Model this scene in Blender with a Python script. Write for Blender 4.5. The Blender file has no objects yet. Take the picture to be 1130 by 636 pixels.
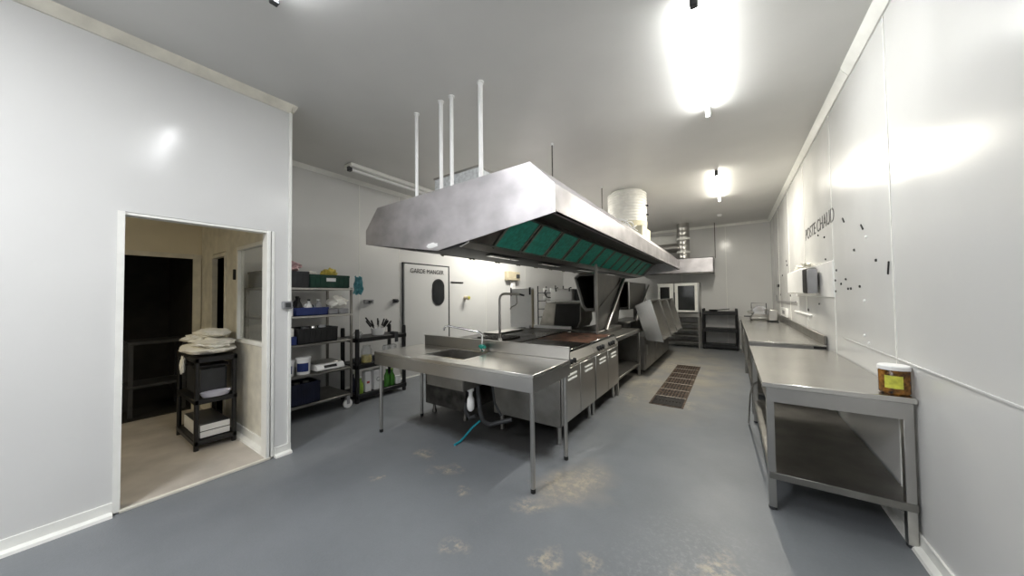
import bpy, bmesh, math, random
from mathutils import Vector, Matrix, noise
random.seed(7)
C = bpy.context.scene.collection
PI = math.pi

# ------------------------------------------------------------------ camera
FPX = 354.612
R = ((0.82594326, 0.02382529, -0.56324957),
     (0.5636296, -0.01397429, 0.82590943),
     (-0.01180652, 0.99961846, 0.02497061))      # rows: world x,y,z in camera (right, up, forward)
cam_d = bpy.data.cameras.new('camera'); cam = bpy.data.objects.new('camera', cam_d); C.objects.link(cam)
cam_d.sensor_width = 36.0; cam_d.lens = FPX / 1130 * 36; cam_d.clip_start = 0.02
M = Matrix(((R[0][0], R[0][1], -R[0][2]), (R[1][0], R[1][1], -R[1][2]), (R[2][0], R[2][1], -R[2][2])))
cam.matrix_world = Matrix.Translation((0, 0, 1.5)) @ M.to_4x4()
bpy.context.scene.camera = cam

# ------------------------------------------------------------------ world, exposure
w = bpy.data.worlds.new('world'); bpy.context.scene.world = w; w.use_nodes = True
w.node_tree.nodes['Background'].inputs[0].default_value = (0.9, 0.95, 1, 1)
w.node_tree.nodes['Background'].inputs[1].default_value = 0.05
vs = bpy.context.scene.view_settings
vs.view_transform = 'Standard'; vs.look = 'None'; vs.gamma = 1; vs.use_curve_mapping = False
vs.exposure = .68
TUBE_E = 100.0
TUBE_SHARE = .28      # part of a lamp's light that leaves its bare tube in all directions; the rest goes down from its reflector side
bpy.context.scene.cycles.max_bounces = 8
bpy.context.scene.cycles.diffuse_bounces = 5
bpy.context.scene.cycles.sample_clamp_indirect = 6
bpy.context.scene.cycles.use_denoising = True

# ------------------------------------------------------------------ materials
def nodes_of(name):
    m = bpy.data.materials.new(name); m.use_nodes = True
    nt = m.node_tree; return m, nt, nt.nodes['Principled BSDF']

def mat(name, col, rough=0.5, metal=0.0, var=0.06, scale=6.0, bump=0.0, spec=0.5, trans=0.0, stretch=None, rvar=0.0, emit=None, alpha=1.0, ior=1.45, dark=None):
    """principled with procedural noise variation of colour / roughness"""
    m, nt, b = nodes_of(name)
    N = nt.nodes.new; L = nt.links.new
    tc = N('ShaderNodeTexCoord'); mp = N('ShaderNodeMapping'); nz = N('ShaderNodeTexNoise')
    mp.inputs['Scale'].default_value = stretch or (1, 1, 1)
    nz.inputs['Scale'].default_value = scale; nz.inputs['Detail'].default_value = 5
    L(tc.outputs['Object'], mp.inputs[0]); L(mp.outputs[0], nz.inputs['Vector'])
    cr = N('ShaderNodeValToRGB')
    d = dark or tuple(max(0, c * (1 - 2 * var)) for c in col)
    l = tuple(min(1, c * (1 + var)) for c in col)
    cr.color_ramp.elements[0].position = 0.3; cr.color_ramp.elements[0].color = (*d, 1)
    cr.color_ramp.elements[1].position = 0.7; cr.color_ramp.elements[1].color = (*l, 1)
    L(nz.outputs['Fac'], cr.inputs[0]); L(cr.outputs[0], b.inputs['Base Color'])
    b.inputs['Roughness'].default_value = rough; b.inputs['Metallic'].default_value = metal
    b.inputs['Specular IOR Level'].default_value = spec; b.inputs['Transmission Weight'].default_value = trans
    b.inputs['IOR'].default_value = ior; b.inputs['Alpha'].default_value = alpha
    if rvar:
        mr = N('ShaderNodeMapRange'); mr.inputs['To Min'].default_value = rough - rvar; mr.inputs['To Max'].default_value = rough + rvar
        mr.inputs['From Min'].default_value = .3; mr.inputs['From Max'].default_value = .7
        L(nz.outputs['Fac'], mr.inputs['Value']); L(mr.outputs[0], b.inputs['Roughness'])
    if bump:
        bp = N('ShaderNodeBump'); bp.inputs['Strength'].default_value = bump; bp.inputs['Distance'].default_value = .01
        L(nz.outputs['Fac'], bp.inputs['Height']); L(bp.outputs[0], b.inputs['Normal'])
    if emit:
        b.inputs['Emission Color'].default_value = (*emit[0], 1); b.inputs['Emission Strength'].default_value = emit[1]
    return m

M_ = {}
M_['wall'] = mat('white_panel', (0.66, 0.66, 0.65), .2, var=.012, scale=1.6, rvar=.05, spec=.32)
M_['wall_warm'] = mat('cream_panel', (0.74, 0.68, 0.54), .4, var=.05, scale=2)
M_['trim'] = mat('white_trim', (0.84, 0.84, 0.8), .35, var=.03, scale=9)
M_['cream'] = mat('aged_white_paint', (0.72, 0.69, 0.6), .45, var=.08, scale=7)
M_['ceiling'] = mat('ceiling_paint', (0.66, 0.655, 0.635), .42, var=.03, scale=1.1, bump=.02)
M_['annex_floor'] = mat('beige_concrete', (0.50, 0.46, 0.41), .55, var=.12, scale=3.2)
M_['room_shade'] = mat('room_shade', (0.02, 0.02, 0.02), .8, var=.2)  # near-black because the shade of the unlit rooms is in the colour
M_['steel'] = mat('brushed_steel', (0.49, 0.48, 0.46), .3, 1.0, var=.05, scale=3, rvar=0)
M_['steel_top'] = mat('worktop_steel', (0.66, 0.645, 0.61), .27, 1.0, var=.05, scale=2.2)
M_['steel_hood'] = mat('hood_steel', (0.56, 0.54, 0.555), .46, 1.0, var=.13, scale=3.4, stretch=(1, 1, 1.4))
M_['steel_dull'] = mat('dull_steel', (0.30, 0.29, 0.27), .4, 1.0, var=.12, scale=5)
M_['steel_dark'] = mat('sooty_shaded_steel', (0.14, 0.135, 0.125), .42, .9, var=.3, scale=8, rvar=.12)
M_['galv'] = mat('galvanised_sheet', (0.74, 0.77, 0.78), .45, .35, var=.12, scale=30)
M_['chrome'] = mat('chrome', (0.8, 0.8, 0.8), .1, 1.0, var=.02)
M_['black'] = mat('black_plastic', (0.013, 0.013, 0.014), .42, var=.2)
M_['dark_grey'] = mat('dark_grey_plastic', (0.05, 0.052, 0.056), .45, var=.15)
M_['grey'] = mat('grey_plastic', (0.28, 0.28, 0.29), .5, var=.08)
M_['griddle'] = mat('burnt_griddle', (0.03, 0.026, 0.022), .35, .6, var=.3, scale=5, rvar=.15, dark=(0.012, 0.01, 0.009))
M_['rust'] = mat('rusty_plate', (0.16, 0.075, 0.045), .55, .3, var=.35, scale=7, dark=(0.03, 0.022, 0.018))
M_['green_filter'] = mat('green_film', (0.02, 0.27, 0.20), .42, .0, var=.18, scale=24, spec=.4)
M_['filter_rim'] = mat('filter_rim_steel', (0.22, 0.21, 0.18), .45, .7, var=.2, scale=14)
M_['white'] = mat('white_plastic', (0.88, 0.88, 0.87), .35, var=.03)
M_['bright_white'] = mat('bright_white_enamel', (0.92, 0.92, 0.90), .4, var=.01)
M_['paper'] = mat('white_cloth', (0.90, 0.88, 0.81), .85, var=.04, scale=6, bump=.05)
M_['duct'] = mat('white_duct', (0.90, 0.89, 0.84), .5, var=.05, scale=12)
M_['yellow_foil'] = mat('yellowed_duct_base', (0.66, 0.62, 0.47), .55, var=.12, scale=16)
M_['blue_crate'] = mat('blue_crate', (0.015, 0.03, 0.14), .4, var=.15)
M_['navy'] = mat('navy_crate', (0.01, 0.013, 0.035), .4, var=.2)
M_['green_crate'] = mat('green_crate', (0.012, 0.06, 0.04), .4, var=.15)
M_['teal'] = mat('teal_bag', (0.18, 0.46, 0.51), .6, var=.15, scale=14, bump=.1)
M_['pink'] = mat('pink_bag', (0.62, 0.42, 0.43), .5, var=.18, scale=10, bump=.1)
M_['yellow'] = mat('yellow_packet', (0.62, 0.5, 0.10), .5, var=.2, scale=18)
M_['green_glass'] = mat('green_bottle', (0.06, 0.22, 0.03), .2, var=.2)
M_['lime'] = mat('lime_bottle', (0.25, 0.42, 0.05), .3, var=.15)
M_['red'] = mat('red_print', (0.5, 0.05, 0.04), .5)
M_['lilac'] = mat('lilac_plate', (0.60, 0.60, 0.70), .3, var=.05)
M_['hose'] = mat('blue_hose', (0.02, 0.30, 0.38), .4)
M_['tap_green'] = mat('green_tap_knob', (0.02, 0.30, 0.23), .4)
M_['ink'] = mat('black_lettering', (0.02, 0.02, 0.02), .5, var=.05)
M_['beige'] = mat('beige_box', (0.60, 0.53, 0.38), .5, var=.06)
M_['grate'] = mat('rusty_grate', (0.12, 0.085, 0.062), .6, .5, var=.4, scale=20)
M_['pit'] = mat('drain_pit', (0.015, 0.012, 0.01), .7)
M_['olive'] = mat('pickled_olives', (0.20, 0.085, 0.012), .25, var=.5, scale=30)
M_['label_y'] = mat('yellow_green_label', (0.62, 0.62, 0.08), .5, var=.15, scale=30)
M_['tube'] = mat('lit_tube', (1, 1, 1), .3, emit=((0.99, 1.0, 0.97), TUBE_E))
M_['oven_glass'] = mat('oven_glass', (0.03, 0.032, 0.034), .08, var=.1, spec=.8)
M_['clear'] = mat('clear_plastic', (0.78, 0.80, 0.80), .15, var=.03, trans=.6, alpha=.45)
M_['glass'] = None
m, nt, b = nodes_of('window_glass')
nt.nodes.remove(b); g = nt.nodes.new('ShaderNodeBsdfTransparent'); g.inputs[0].default_value = (.95, .95, .93, 1)
gl = nt.nodes.new('ShaderNodeBsdfGlossy'); gl.inputs['Roughness'].default_value = .06
df = nt.nodes.new('ShaderNodeBsdfDiffuse'); df.inputs[0].default_value = (.55, .55, .5, 1)
fr = nt.nodes.new('ShaderNodeFresnel'); mx = nt.nodes.new('ShaderNodeMixShader'); mx2 = nt.nodes.new('ShaderNodeMixShader')
nz = nt.nodes.new('ShaderNodeTexNoise'); nz.inputs['Scale'].default_value = 4; mr = nt.nodes.new('ShaderNodeMapRange')
mr.inputs['To Min'].default_value = .04; mr.inputs['To Max'].default_value = .14
nt.links.new(nz.outputs[0], mr.inputs[0]); nt.links.new(mr.outputs[0], mx2.inputs[0])
mx.inputs[0].default_value = .07; nt.nodes.remove(fr); nt.links.new(g.outputs[0], mx.inputs[1]); nt.links.new(gl.outputs[0], mx.inputs[2])
nt.links.new(mx.outputs[0], mx2.inputs[1]); nt.links.new(df.outputs[0], mx2.inputs[2])
nt.links.new(mx2.outputs[0], nt.nodes['Material Output'].inputs[0]); M_['glass'] = m

def floor_material():
    m, nt, b = nodes_of('epoxy_floor')
    N = nt.nodes.new; L = nt.links.new
    geo = N('ShaderNodeNewGeometry')
    def noise_(scale, det=5, rough=.6, off=0):
        n = N('ShaderNodeTexNoise'); n.inputs['Scale'].default_value = scale; n.inputs['Detail'].default_value = det
        n.inputs['Roughness'].default_value = rough
        mp = N('ShaderNodeMapping'); mp.inputs['Location'].default_value = (off, off * .7, 0)
        L(geo.outputs['Position'], mp.inputs[0]); L(mp.outputs[0], n.inputs['Vector']); return n.outputs['Fac']
    def ramp(src, p0, c0, p1, c1):
        r = N('ShaderNodeValToRGB'); e = r.color_ramp.elements
        e[0].position = p0; e[0].color = (*c0, 1); e[1].position = p1; e[1].color = (*c1, 1); L(src, r.inputs[0]); return r.outputs[0]
    def math_(op, a, bb):
        n = N('ShaderNodeMath'); n.operation = op
        for i, v in enumerate((a, bb)):
            if isinstance(v, (int, float)): n.inputs[i].default_value = v
            else: L(v, n.inputs[i])
        return n.outputs[0]
    wn_ = N('ShaderNodeTexNoise'); wn_.inputs['Scale'].default_value = 3.5; wn_.inputs['Detail'].default_value = 4; L(geo.outputs['Position'], wn_.inputs['Vector'])
    wa = N('ShaderNodeVectorMath'); wa.operation = 'MULTIPLY_ADD'; L(wn_.outputs['Color'], wa.inputs[0]); wa.inputs[1].default_value = (.42, .42, 0); wa.inputs[2].default_value = (-.21, -.21, 0)
    wp = N('ShaderNodeVectorMath'); wp.operation = 'ADD'; L(geo.outputs['Position'], wp.inputs[0]); L(wa.outputs[0], wp.inputs[1])
    def blob(cx, cy, rx, ry, soft=.6, rot=0):
        mp = N('ShaderNodeMapping'); mp.vector_type = 'TEXTURE'
        mp.inputs['Location'].default_value = (cx, cy, 0); mp.inputs['Rotation'].default_value = (0, 0, rot); mp.inputs['Scale'].default_value = (rx, ry, 1)
        L(wp.outputs[0], mp.inputs[0])
        ln = N('ShaderNodeVectorMath'); ln.operation = 'LENGTH'; L(mp.outputs[0], ln.inputs[0])
        r = N('ShaderNodeMapRange'); r.inputs['From Min'].default_value = 1; r.inputs['From Max'].default_value = 1 - soft
        L(ln.outputs['Value'], r.inputs['Value']); return r.outputs[0]
    def mix(fac, c1, c2):
        n = N('ShaderNodeMix'); n.data_type = 'RGBA'
        if isinstance(fac, float): n.inputs[0].default_value = fac
        else: L(fac, n.inputs[0])
        for i, c in ((6, c1), (7, c2)):
            if isinstance(c, tuple): n.inputs[i].default_value = (*c, 1)
            else: L(c, n.inputs[i])
        return n.outputs[2]
    base = ramp(noise_(1.3, 6), .3, (.150, .161, .174), .7, (.192, .204, .219))
    fine = ramp(noise_(60, 2), .35, (.0, .0, .0), .75, (1, 1, 1))
    base = mix(math_('MULTIPLY', fine, .10), base, (.26, .275, .29))
    # greenish-beige worn coating around the drain and the far aisle
    far = blob(-1.0, 7.2, 1.25, 3.6, .5)
    wn = ramp(noise_(2.2, 6, .65, 3), .40, (0, 0, 0), .62, (1, 1, 1))
    worn = math_('MULTIPLY', far, math_('ADD', math_('MULTIPLY', wn, .65), .25))
    col = mix(worn, base, (.30, .275, .225))
    # scuffed beige patches, bare concrete
    spots = None
    for (x, y, rx, ry, rot) in ((-1.07, 2.42, .20, .40, -.35), (-1.22, 2.02, .16, .10, 0), (-.93, 1.62, .12, .12, 0), (-1.42, 1.42, .16, .09, .2),
                                (-1.72, 1.83, .09, .05, 0), (-2.05, 2.0, .22, .09, .5), (-.79, 1.24, .1, .05, 0), (-2.42, 1.62, .10, .05, .3),
                                (-.25, 1.72, .16, .30, 0), (-.07, 2.1, .14, .2, 0), (-2.45, 2.1, .14, .12, 0), (-.65, 1.72, .10, .1, 0),
                                (-1.25, 4.9, .14, .28, 0), (-1.15, 5.9, .12, .3, 0), (-.52, 4.95, .1, .22, 0), (-1.1, 7.4, .3, .5, 0)):
        s = blob(x, y, rx, ry, .75, rot); spots = s if spots is None else math_('MAXIMUM', spots, s)
    sn = ramp(noise_(17, 8, .72, 5), .45, (0, 0, 0), .60, (1, 1, 1))
    col = mix(math_('MULTIPLY', math_('MULTIPLY', spots, sn), .85), col, (.43, .375, .29))
    col = mix(math_('MULTIPLY', blob(-1.07, 2.42, .3, .5, .8, -.35), .42), col, (.36, .31, .24))
    # fine white wear to the right front
    wear = math_('MULTIPLY', blob(-.15, 1.75, .55, .9, .9), ramp(noise_(32, 8, .8, 9), .5, (0, 0, 0), .65, (1, 1, 1)))
    col = mix(math_('MULTIPLY', wear, .5), col, (.42, .42, .41))
    # sooty grease where the equipment stands, plus painted shade under table and cookers
    def grease_shade_box(x0, x1, y0, y1, s_):
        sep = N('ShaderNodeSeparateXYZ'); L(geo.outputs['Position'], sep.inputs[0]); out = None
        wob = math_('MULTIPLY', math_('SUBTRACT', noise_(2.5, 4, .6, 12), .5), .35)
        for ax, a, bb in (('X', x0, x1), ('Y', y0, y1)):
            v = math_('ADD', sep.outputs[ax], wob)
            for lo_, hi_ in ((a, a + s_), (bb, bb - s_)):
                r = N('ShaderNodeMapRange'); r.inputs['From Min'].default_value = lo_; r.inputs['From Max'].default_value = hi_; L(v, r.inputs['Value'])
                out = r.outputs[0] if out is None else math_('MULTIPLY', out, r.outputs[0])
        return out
    grease_shade = math_('MAXIMUM', grease_shade_box(-3.4, -1.38, 2.5, 6.3, .16), grease_shade_box(-2.3, -1.25, 6.2, 9.6, .2))
    col = mix(math_('MULTIPLY', grease_shade, .85), col, (.022, .020, .018))
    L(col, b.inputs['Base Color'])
    r = N('ShaderNodeMapRange'); r.inputs['To Min'].default_value = .34; r.inputs['To Max'].default_value = .52
    L(noise_(3, 5), r.inputs['Value']); L(r.outputs[0], b.inputs['Roughness'])
    bp = N('ShaderNodeBump'); bp.inputs['Strength'].default_value = .25; bp.inputs['Distance'].default_value = .004
    L(noise_(90, 3, .6, 1), bp.inputs['Height']); L(bp.outputs[0], b.inputs['Normal'])
    b.inputs['Specular IOR Level'].default_value = .4
    return m
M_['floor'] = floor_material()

# ------------------------------------------------------------------ mesh helpers
class MB:
    def __init__(s): s.bm = bmesh.new()
    def _merge(s, bm2):
        me = bpy.data.meshes.new('tmp'); bm2.to_mesh(me); bm2.free(); s.bm.from_mesh(me); bpy.data.meshes.remove(me)
    def box(s, x0, x1, y0, y1, z0, z1, bev=0.0, rot=None, seg=1):
        b = bmesh.new(); bmesh.ops.create_cube(b, size=1)
        sx, sy, sz = abs(x1 - x0), abs(y1 - y0), abs(z1 - z0)
        for v in b.verts: v.co = Vector((v.co.x * sx, v.co.y * sy, v.co.z * sz))
        if bev: bmesh.ops.bevel(b, geom=b.edges[:], offset=min(bev, min(sx, sy, sz) * .45), segments=seg, affect='EDGES', profile=.7)
        c = Vector(((x0 + x1) / 2, (y0 + y1) / 2, (z0 + z1) / 2))
        for v in b.verts:
            if rot: v.co = rot @ v.co
            v.co += c
        s._merge(b); return s
    def prism(s, pts, axis, a, bb, bev=0.0):
        """2D polygon extruded along axis; pts in the other two axes (in xyz order)"""
        b = bmesh.new()
        def P(p, t):
            if axis == 'x': return Vector((t, p[0], p[1]))
            if axis == 'y': return Vector((p[0], t, p[1]))
            return Vector((p[0], p[1], t))
        v0 = [b.verts.new(P(p, a)) for p in pts]; v1 = [b.verts.new(P(p, bb)) for p in pts]
        b.faces.new(v0); b.faces.new(v1[::-1]); n = len(pts)
        for i in range(n): b.faces.new((v0[i], v1[i], v1[(i + 1) % n], v0[(i + 1) % n]))
        bmesh.ops.recalc_face_normals(b, faces=b.faces[:])
        if bev: bmesh.ops.bevel(b, geom=b.edges[:], offset=bev, segments=1, affect='EDGES')
        s._merge(b); return s
    def tube(s, pts, r, n=12, cap=True):
        pts = [Vector(p) for p in pts]; rs = r if isinstance(r, (list, tuple)) else [r] * len(pts)
        b = bmesh.new(); rings = []; up = None
        for i, p in enumerate(pts):
            if i == 0: d = pts[1] - p
            elif i == len(pts) - 1: d = p - pts[-2]
            else: d = (pts[i + 1] - p).normalized() + (p - pts[i - 1]).normalized()
            d.normalize()
            if up is None: up = Vector((0, 0, 1)) if abs(d.z) < .9 else Vector((1, 0, 0))
            u = (up - d * up.dot(d)); u.normalize(); v = d.cross(u); up = u
            rings.append([b.verts.new(p + (u * math.cos(2 * PI * k / n) + v * math.sin(2 * PI * k / n)) * rs[i]) for k in range(n)])
        for i in range(len(rings) - 1):
            for k in range(n): b.faces.new((rings[i][k], rings[i][(k + 1) % n], rings[i + 1][(k + 1) % n], rings[i + 1][k]))
        if cap: b.faces.new(rings[0][::-1]); b.faces.new(rings[-1])
        bmesh.ops.recalc_face_normals(b, faces=b.faces[:])
        s._merge(b); return s
    def lathe(s, prof, c, n=24, axis='z', capb=True, capt=True):
        b = bmesh.new(); rings = []
        for (r, h) in prof:
            ring = []
            for k in range(n):
                a = 2 * PI * k / n; x, y = r * math.cos(a), r * math.sin(a)
                co = {'z': (x, y, h), 'y': (x, h, y), 'x': (h, x, y)}[axis]
                ring.append(b.verts.new(Vector(c) + Vector(co)))
            rings.append(ring)
        for i in range(len(rings) - 1):
            for k in range(n): b.faces.new((rings[i][k], rings[i][(k + 1) % n], rings[i + 1][(k + 1) % n], rings[i + 1][k]))
        if capb: b.faces.new(rings[0][::-1])
        if capt: b.faces.new(rings[-1])
        bmesh.ops.recalc_face_normals(b, faces=b.faces[:])
        s._merge(b); return s
    def blobby(s, c, rad, seed=0, amp=.25, sub=3, freq=2.0, flat=None):
        b = bmesh.new(); bmesh.ops.create_icosphere(b, subdivisions=sub, radius=1)
        for v in b.verts:
            k = 1 + amp * noise.noise(v.co * freq + Vector((seed * 7.3, seed, 0))) + amp * .5 * noise.noise(v.co * freq * 2.7 + Vector((seed, 3, 1)))
            p = v.co * k; v.co = Vector((p.x * rad[0], p.y * rad[1], p.z * rad[2])) + Vector(c)
            if flat is not None and v.co.z < flat: v.co.z = flat
        s._merge(b); return s
    def obox(s, c, size, rot, bev=0.0):
        c = Vector(c); h = [q / 2 for q in size]
        return s.box(c.x - h[0], c.x + h[0], c.y - h[1], c.y + h[1], c.z - h[2], c.z + h[2], bev, rot)
    def plate(s, quad, th, bev=0):
        """thick plate from four 3D corners"""
        q = [Vector(p) for p in quad]; n = (q[1] - q[0]).cross(q[3] - q[0]).normalized() * th
        b = bmesh.new(); v0 = [b.verts.new(p) for p in q]; v1 = [b.verts.new(p + n) for p in q]
        b.faces.new(v0[::-1]); b.faces.new(v1)
        for i in range(4): b.faces.new((v0[i], v0[(i + 1) % 4], v1[(i + 1) % 4], v1[i]))
        bmesh.ops.recalc_face_normals(b, faces=b.faces[:]); s._merge(b); return s
    def _pieces(s):
        """groups of loose islands that lie far apart"""
        s.bm.verts.ensure_lookup_table(); seen = {}; isl = []
        for v in s.bm.verts:
            if v.index in seen: continue
            st = [v]; seen[v.index] = len(isl); grp = []
            while st:
                u = st.pop(); grp.append(u)
                for e in u.link_edges:
                    t_ = e.other_vert(u)
                    if t_.index not in seen: seen[t_.index] = len(isl); st.append(t_)
            isl.append(grp)
        if len(isl) < 2: return [s.bm.verts[:]]
        lo = [[min(v.co[i] for v in g) for i in range(3)] for g in isl]; hi = [[max(v.co[i] for v in g) for i in range(3)] for g in isl]
        par = list(range(len(isl)))
        def find(i):
            while par[i] != i: i = par[i]
            return i
        size = [max(hi[i][k] - lo[i][k] for k in range(3)) for i in range(len(isl))]
        for i in range(len(isl)):
            for j in range(i + 1, len(isl)):
                g = math.sqrt(sum(max(0, lo[i][k] - hi[j][k], lo[j][k] - hi[i][k]) ** 2 for k in range(3)))
                if g <= max(.02, .5 * max(size[i], size[j])): par[find(i)] = find(j)
        out = {}
        for i, g in enumerate(isl): out.setdefault(find(i), []).extend(g)
        return list(out.values())
    def build(s, name, m, parent=None, smooth=40, split=True):
        s.bm.verts.index_update()
        if parent is not None and split:
            pcs = s._pieces()
            if len(pcs) > 1:
                res = None; idx = [{v.index for v in g} for g in pcs]
                for ids in idx:
                    b2 = s.bm.copy(); b2.verts.ensure_lookup_table()
                    bmesh.ops.delete(b2, geom=[v for v in b2.verts if v.index not in ids], context='VERTS')
                    q2 = MB(); q2.bm.free(); q2.bm = b2; o = q2.build(name, m, parent, smooth, False); res = res or o
                s.bm.free(); return res
        me = bpy.data.meshes.new(name)
        s.bm.to_mesh(me); s.bm.free()
        o = bpy.data.objects.new(name, me); C.objects.link(o)
        me.materials.append(M_[m] if isinstance(m, str) else m)
        if parent is not None:
            off = Vector((0, 0, 0)); q = parent
            while q is not None: off += Vector(q.location); q = q.parent
            me.transform(Matrix.Translation(-off)); o.parent = parent
        else:
            xs = [v.co for v in me.vertices]
            c = Vector(((min(v.x for v in xs) + max(v.x for v in xs)) / 2, (min(v.y for v in xs) + max(v.y for v in xs)) / 2, min(v.z for v in xs)))
            me.transform(Matrix.Translation(-c)); o.location = c
        if smooth:
            for p in me.polygons: p.use_smooth = True
            me.set_sharp_from_angle(angle=math.radians(smooth))
        return o

def thing(name, label, cat, loc=(0, 0, 0), group=None, rotz=0):
    o = bpy.data.objects.new(name, None); C.objects.link(o); o.empty_display_size = .1
    o.location = loc; o.rotation_euler = (0, 0, rotz); o['label'] = label; o['category'] = cat
    if group: o['group'] = group
    return o
def tag(o, label, cat, group=None):
    o['label'] = label; o['category'] = cat
    if group: o['group'] = group
    return o
def struct(o, label=None):
    o['kind'] = 'structure'
    if label: o['label'] = label
    return o
def copy_tree(o, loc=None, rotz=None, label=None, parent=None):
    c = o.copy(); C.objects.link(c)
    if parent: c.parent = parent
    if loc is not None: c.location = loc
    if rotz is not None: c.rotation_euler = (0, 0, rotz)
    if label: c['label'] = label
    for ch in list(o.children): copy_tree(ch, parent=c)
    return c
def B(name, m, parent, *a, **k): return MB().box(*a, **k).build(name, m, parent)
def lettering(name, text, origin, right, up, width, height, m, parent, th=.002):
    cu = bpy.data.curves.new('t', 'FONT'); cu.body = text; cu.extrude = 0
    to = bpy.data.objects.new('t', cu); C.objects.link(to)
    bpy.context.view_layer.update()
    me = bpy.data.meshes.new_from_object(to.evaluated_get(bpy.context.evaluated_depsgraph_get()))
    bpy.data.objects.remove(to)
    xs = [v.co.x for v in me.vertices]; ys = [v.co.y for v in me.vertices]
    x0, x1, y0, y1 = min(xs), max(xs), min(ys), max(ys)
    r = Vector(right).normalized(); u = Vector(up).normalized(); n = r.cross(u)
    b = bmesh.new(); b.from_mesh(me); bpy.data.meshes.remove(me)
    g = bmesh.ops.extrude_face_region(b, geom=b.faces[:])
    top = {v for v in g['geom'] if isinstance(v, bmesh.types.BMVert)}
    for v in b.verts:
        d = th if v in top else 0
        v.co = Vector(origin) + r * ((v.co.x - x0) / (x1 - x0) * width) + u * ((v.co.y - y0) / (y1 - y0) * height) + n * d
    mb = MB(); mb.bm.free(); mb.bm = b
    return mb.build(name, m, parent, smooth=0, split=False)

# ------------------------------------------------------------------ the setting
CE = 3.43; XR = .88; XL = -5.05; YB = 10.72; XP = -3.61; YF = -3.2
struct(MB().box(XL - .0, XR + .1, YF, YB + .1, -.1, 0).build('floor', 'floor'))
fl = MB().box(-8.2, XL, 1.39, 4.0, -.1, 0).build('floor_side_room', 'room_shade'); struct(fl)
struct(MB().box(-8.2, XP, YF, 1.33, -.08, .012).build('floor_annex', 'annex_floor'))
struct(MB().box(-8.2, XR + .1, YF, YB + .1, CE, CE + .1).build('ceiling', 'ceiling'))
wr = struct(MB().box(XR, XR + .1, YF, YB + .1, 0, CE).build('wall_right', 'wall'))
struct(MB().box(XL - .1, XR, YB, YB + .1, 0, CE).build('wall_back', 'wall'))
wl = struct(MB().box(XL - .1, XL, 1.39, YB, 0, CE).build('wall_left', 'wall'))
struct(MB().box(-8.2, XR, YF - .1, YF, 0, CE).build('wall_front', 'wall'))
# partition with the wide opening (x = XP plane)
p = MB()
p.box(XP - .1, XP, YF, .33, 0, CE); p.box(XP - .1, XP, .33, 1.25, 2.145, CE); p.box(XP - .1, XP, 1.25, 1.39, 0, CE)
struct(p.build('wall_partition', 'wall'))
# annex cross wall (y = 1.26 .. 1.39) : doorway, post, window
p = MB()
p.box(-6.2, -5.60, 1.26, 1.30, 0, CE); p.box(-5.05, -4.65, 1.26, 1.30, 0, 2.09); p.box(-5.60, -3.71, 1.26, 1.30, 2.09, CE)
p.box(-4.65, -3.71, 1.26, 1.30, 0, 1.02); p.box(-3.75, -3.71, 1.26, 1.30, 1.02, 2.09)
struct(p.build('wall_annex_side', 'cream'))
# annex rear wall with the dark opening
p = MB(); p.box(-6.2, -6.1, YF, 1.26, 2.09, CE); p.box(-6.2, -6.1, 1.19, 1.26, 0, 2.09); p.box(-6.2, -6.1, YF, -1.6, 0, 2.09)
struct(p.build('wall_annex_rear', 'wall_warm'))
struct(B('trim_1', 'cream', None, -6.1, -6.08, -1.6, 1.26, 2.06, 2.12))
struct(B('trim_2', 'cream', None, -6.1, -6.07, 1.17, 1.25, 0, 2.12))
struct(B('ceiling_annex', 'wall_warm', None, -6.1, XP - .1, YF, 1.26, 2.62, 2.66))
struct(B('wall_dark_divider', 'room_shade', None, -8.1, -6.2, 1.26, 1.39, 0, CE))
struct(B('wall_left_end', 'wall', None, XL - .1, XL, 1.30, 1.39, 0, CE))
struct(B('wall_dark_rear', 'room_shade', None, -8.2, -8.1, YF, 4, 0, CE))
struct(B('wall_dark_side', 'room_shade', None, -8.1, XL - .1, 3.9, 4.0, 0, CE))
struct(B('wall_dark_cover', 'room_shade', None, XL - .12, XL - .10, 1.30, 3.9, 0, CE))  # dark sheet added over the wall's back, stands in for shade
struct(B('floor_dark', 'room_shade', None, -8.1, -6.12, YF, 1.26, .012, .02))
# door frame in cross wall, and door_2 jambs
def frame_y(name, x0, x1, z0, z1, y0, y1, t, m='cream', bottom=True):
    q = MB(); q.box(x0 - t, x0, y0, y1, z0 - (t if bottom else 0), z1 + t, .004); q.box(x1, x1 + t, y0, y1, z0 - (t if bottom else 0), z1 + t, .004)
    q.box(x0, x1, y0, y1, z1, z1 + t, .004)
    if bottom: q.box(x0, x1, y0, y1, z0 - t, z0, .004)
    return q.build(name, m)
struct(frame_y('door_2', -5.56, -5.07, .012, 2.03, 1.245, 1.305, .045, bottom=False))
wf = struct(frame_y('window_1', -4.59, -3.775, 1.06, 2.05, 1.245, 1.305, .04, 'trim'))
MB().box(-4.59, -3.775, 1.275, 1.281, 1.06, 2.05).build('pane', 'glass', wf)
B('handle', 'black', wf, -4.66, -4.635, 1.22, 1.245, 1.72, 1.84, bev=.005)
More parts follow.
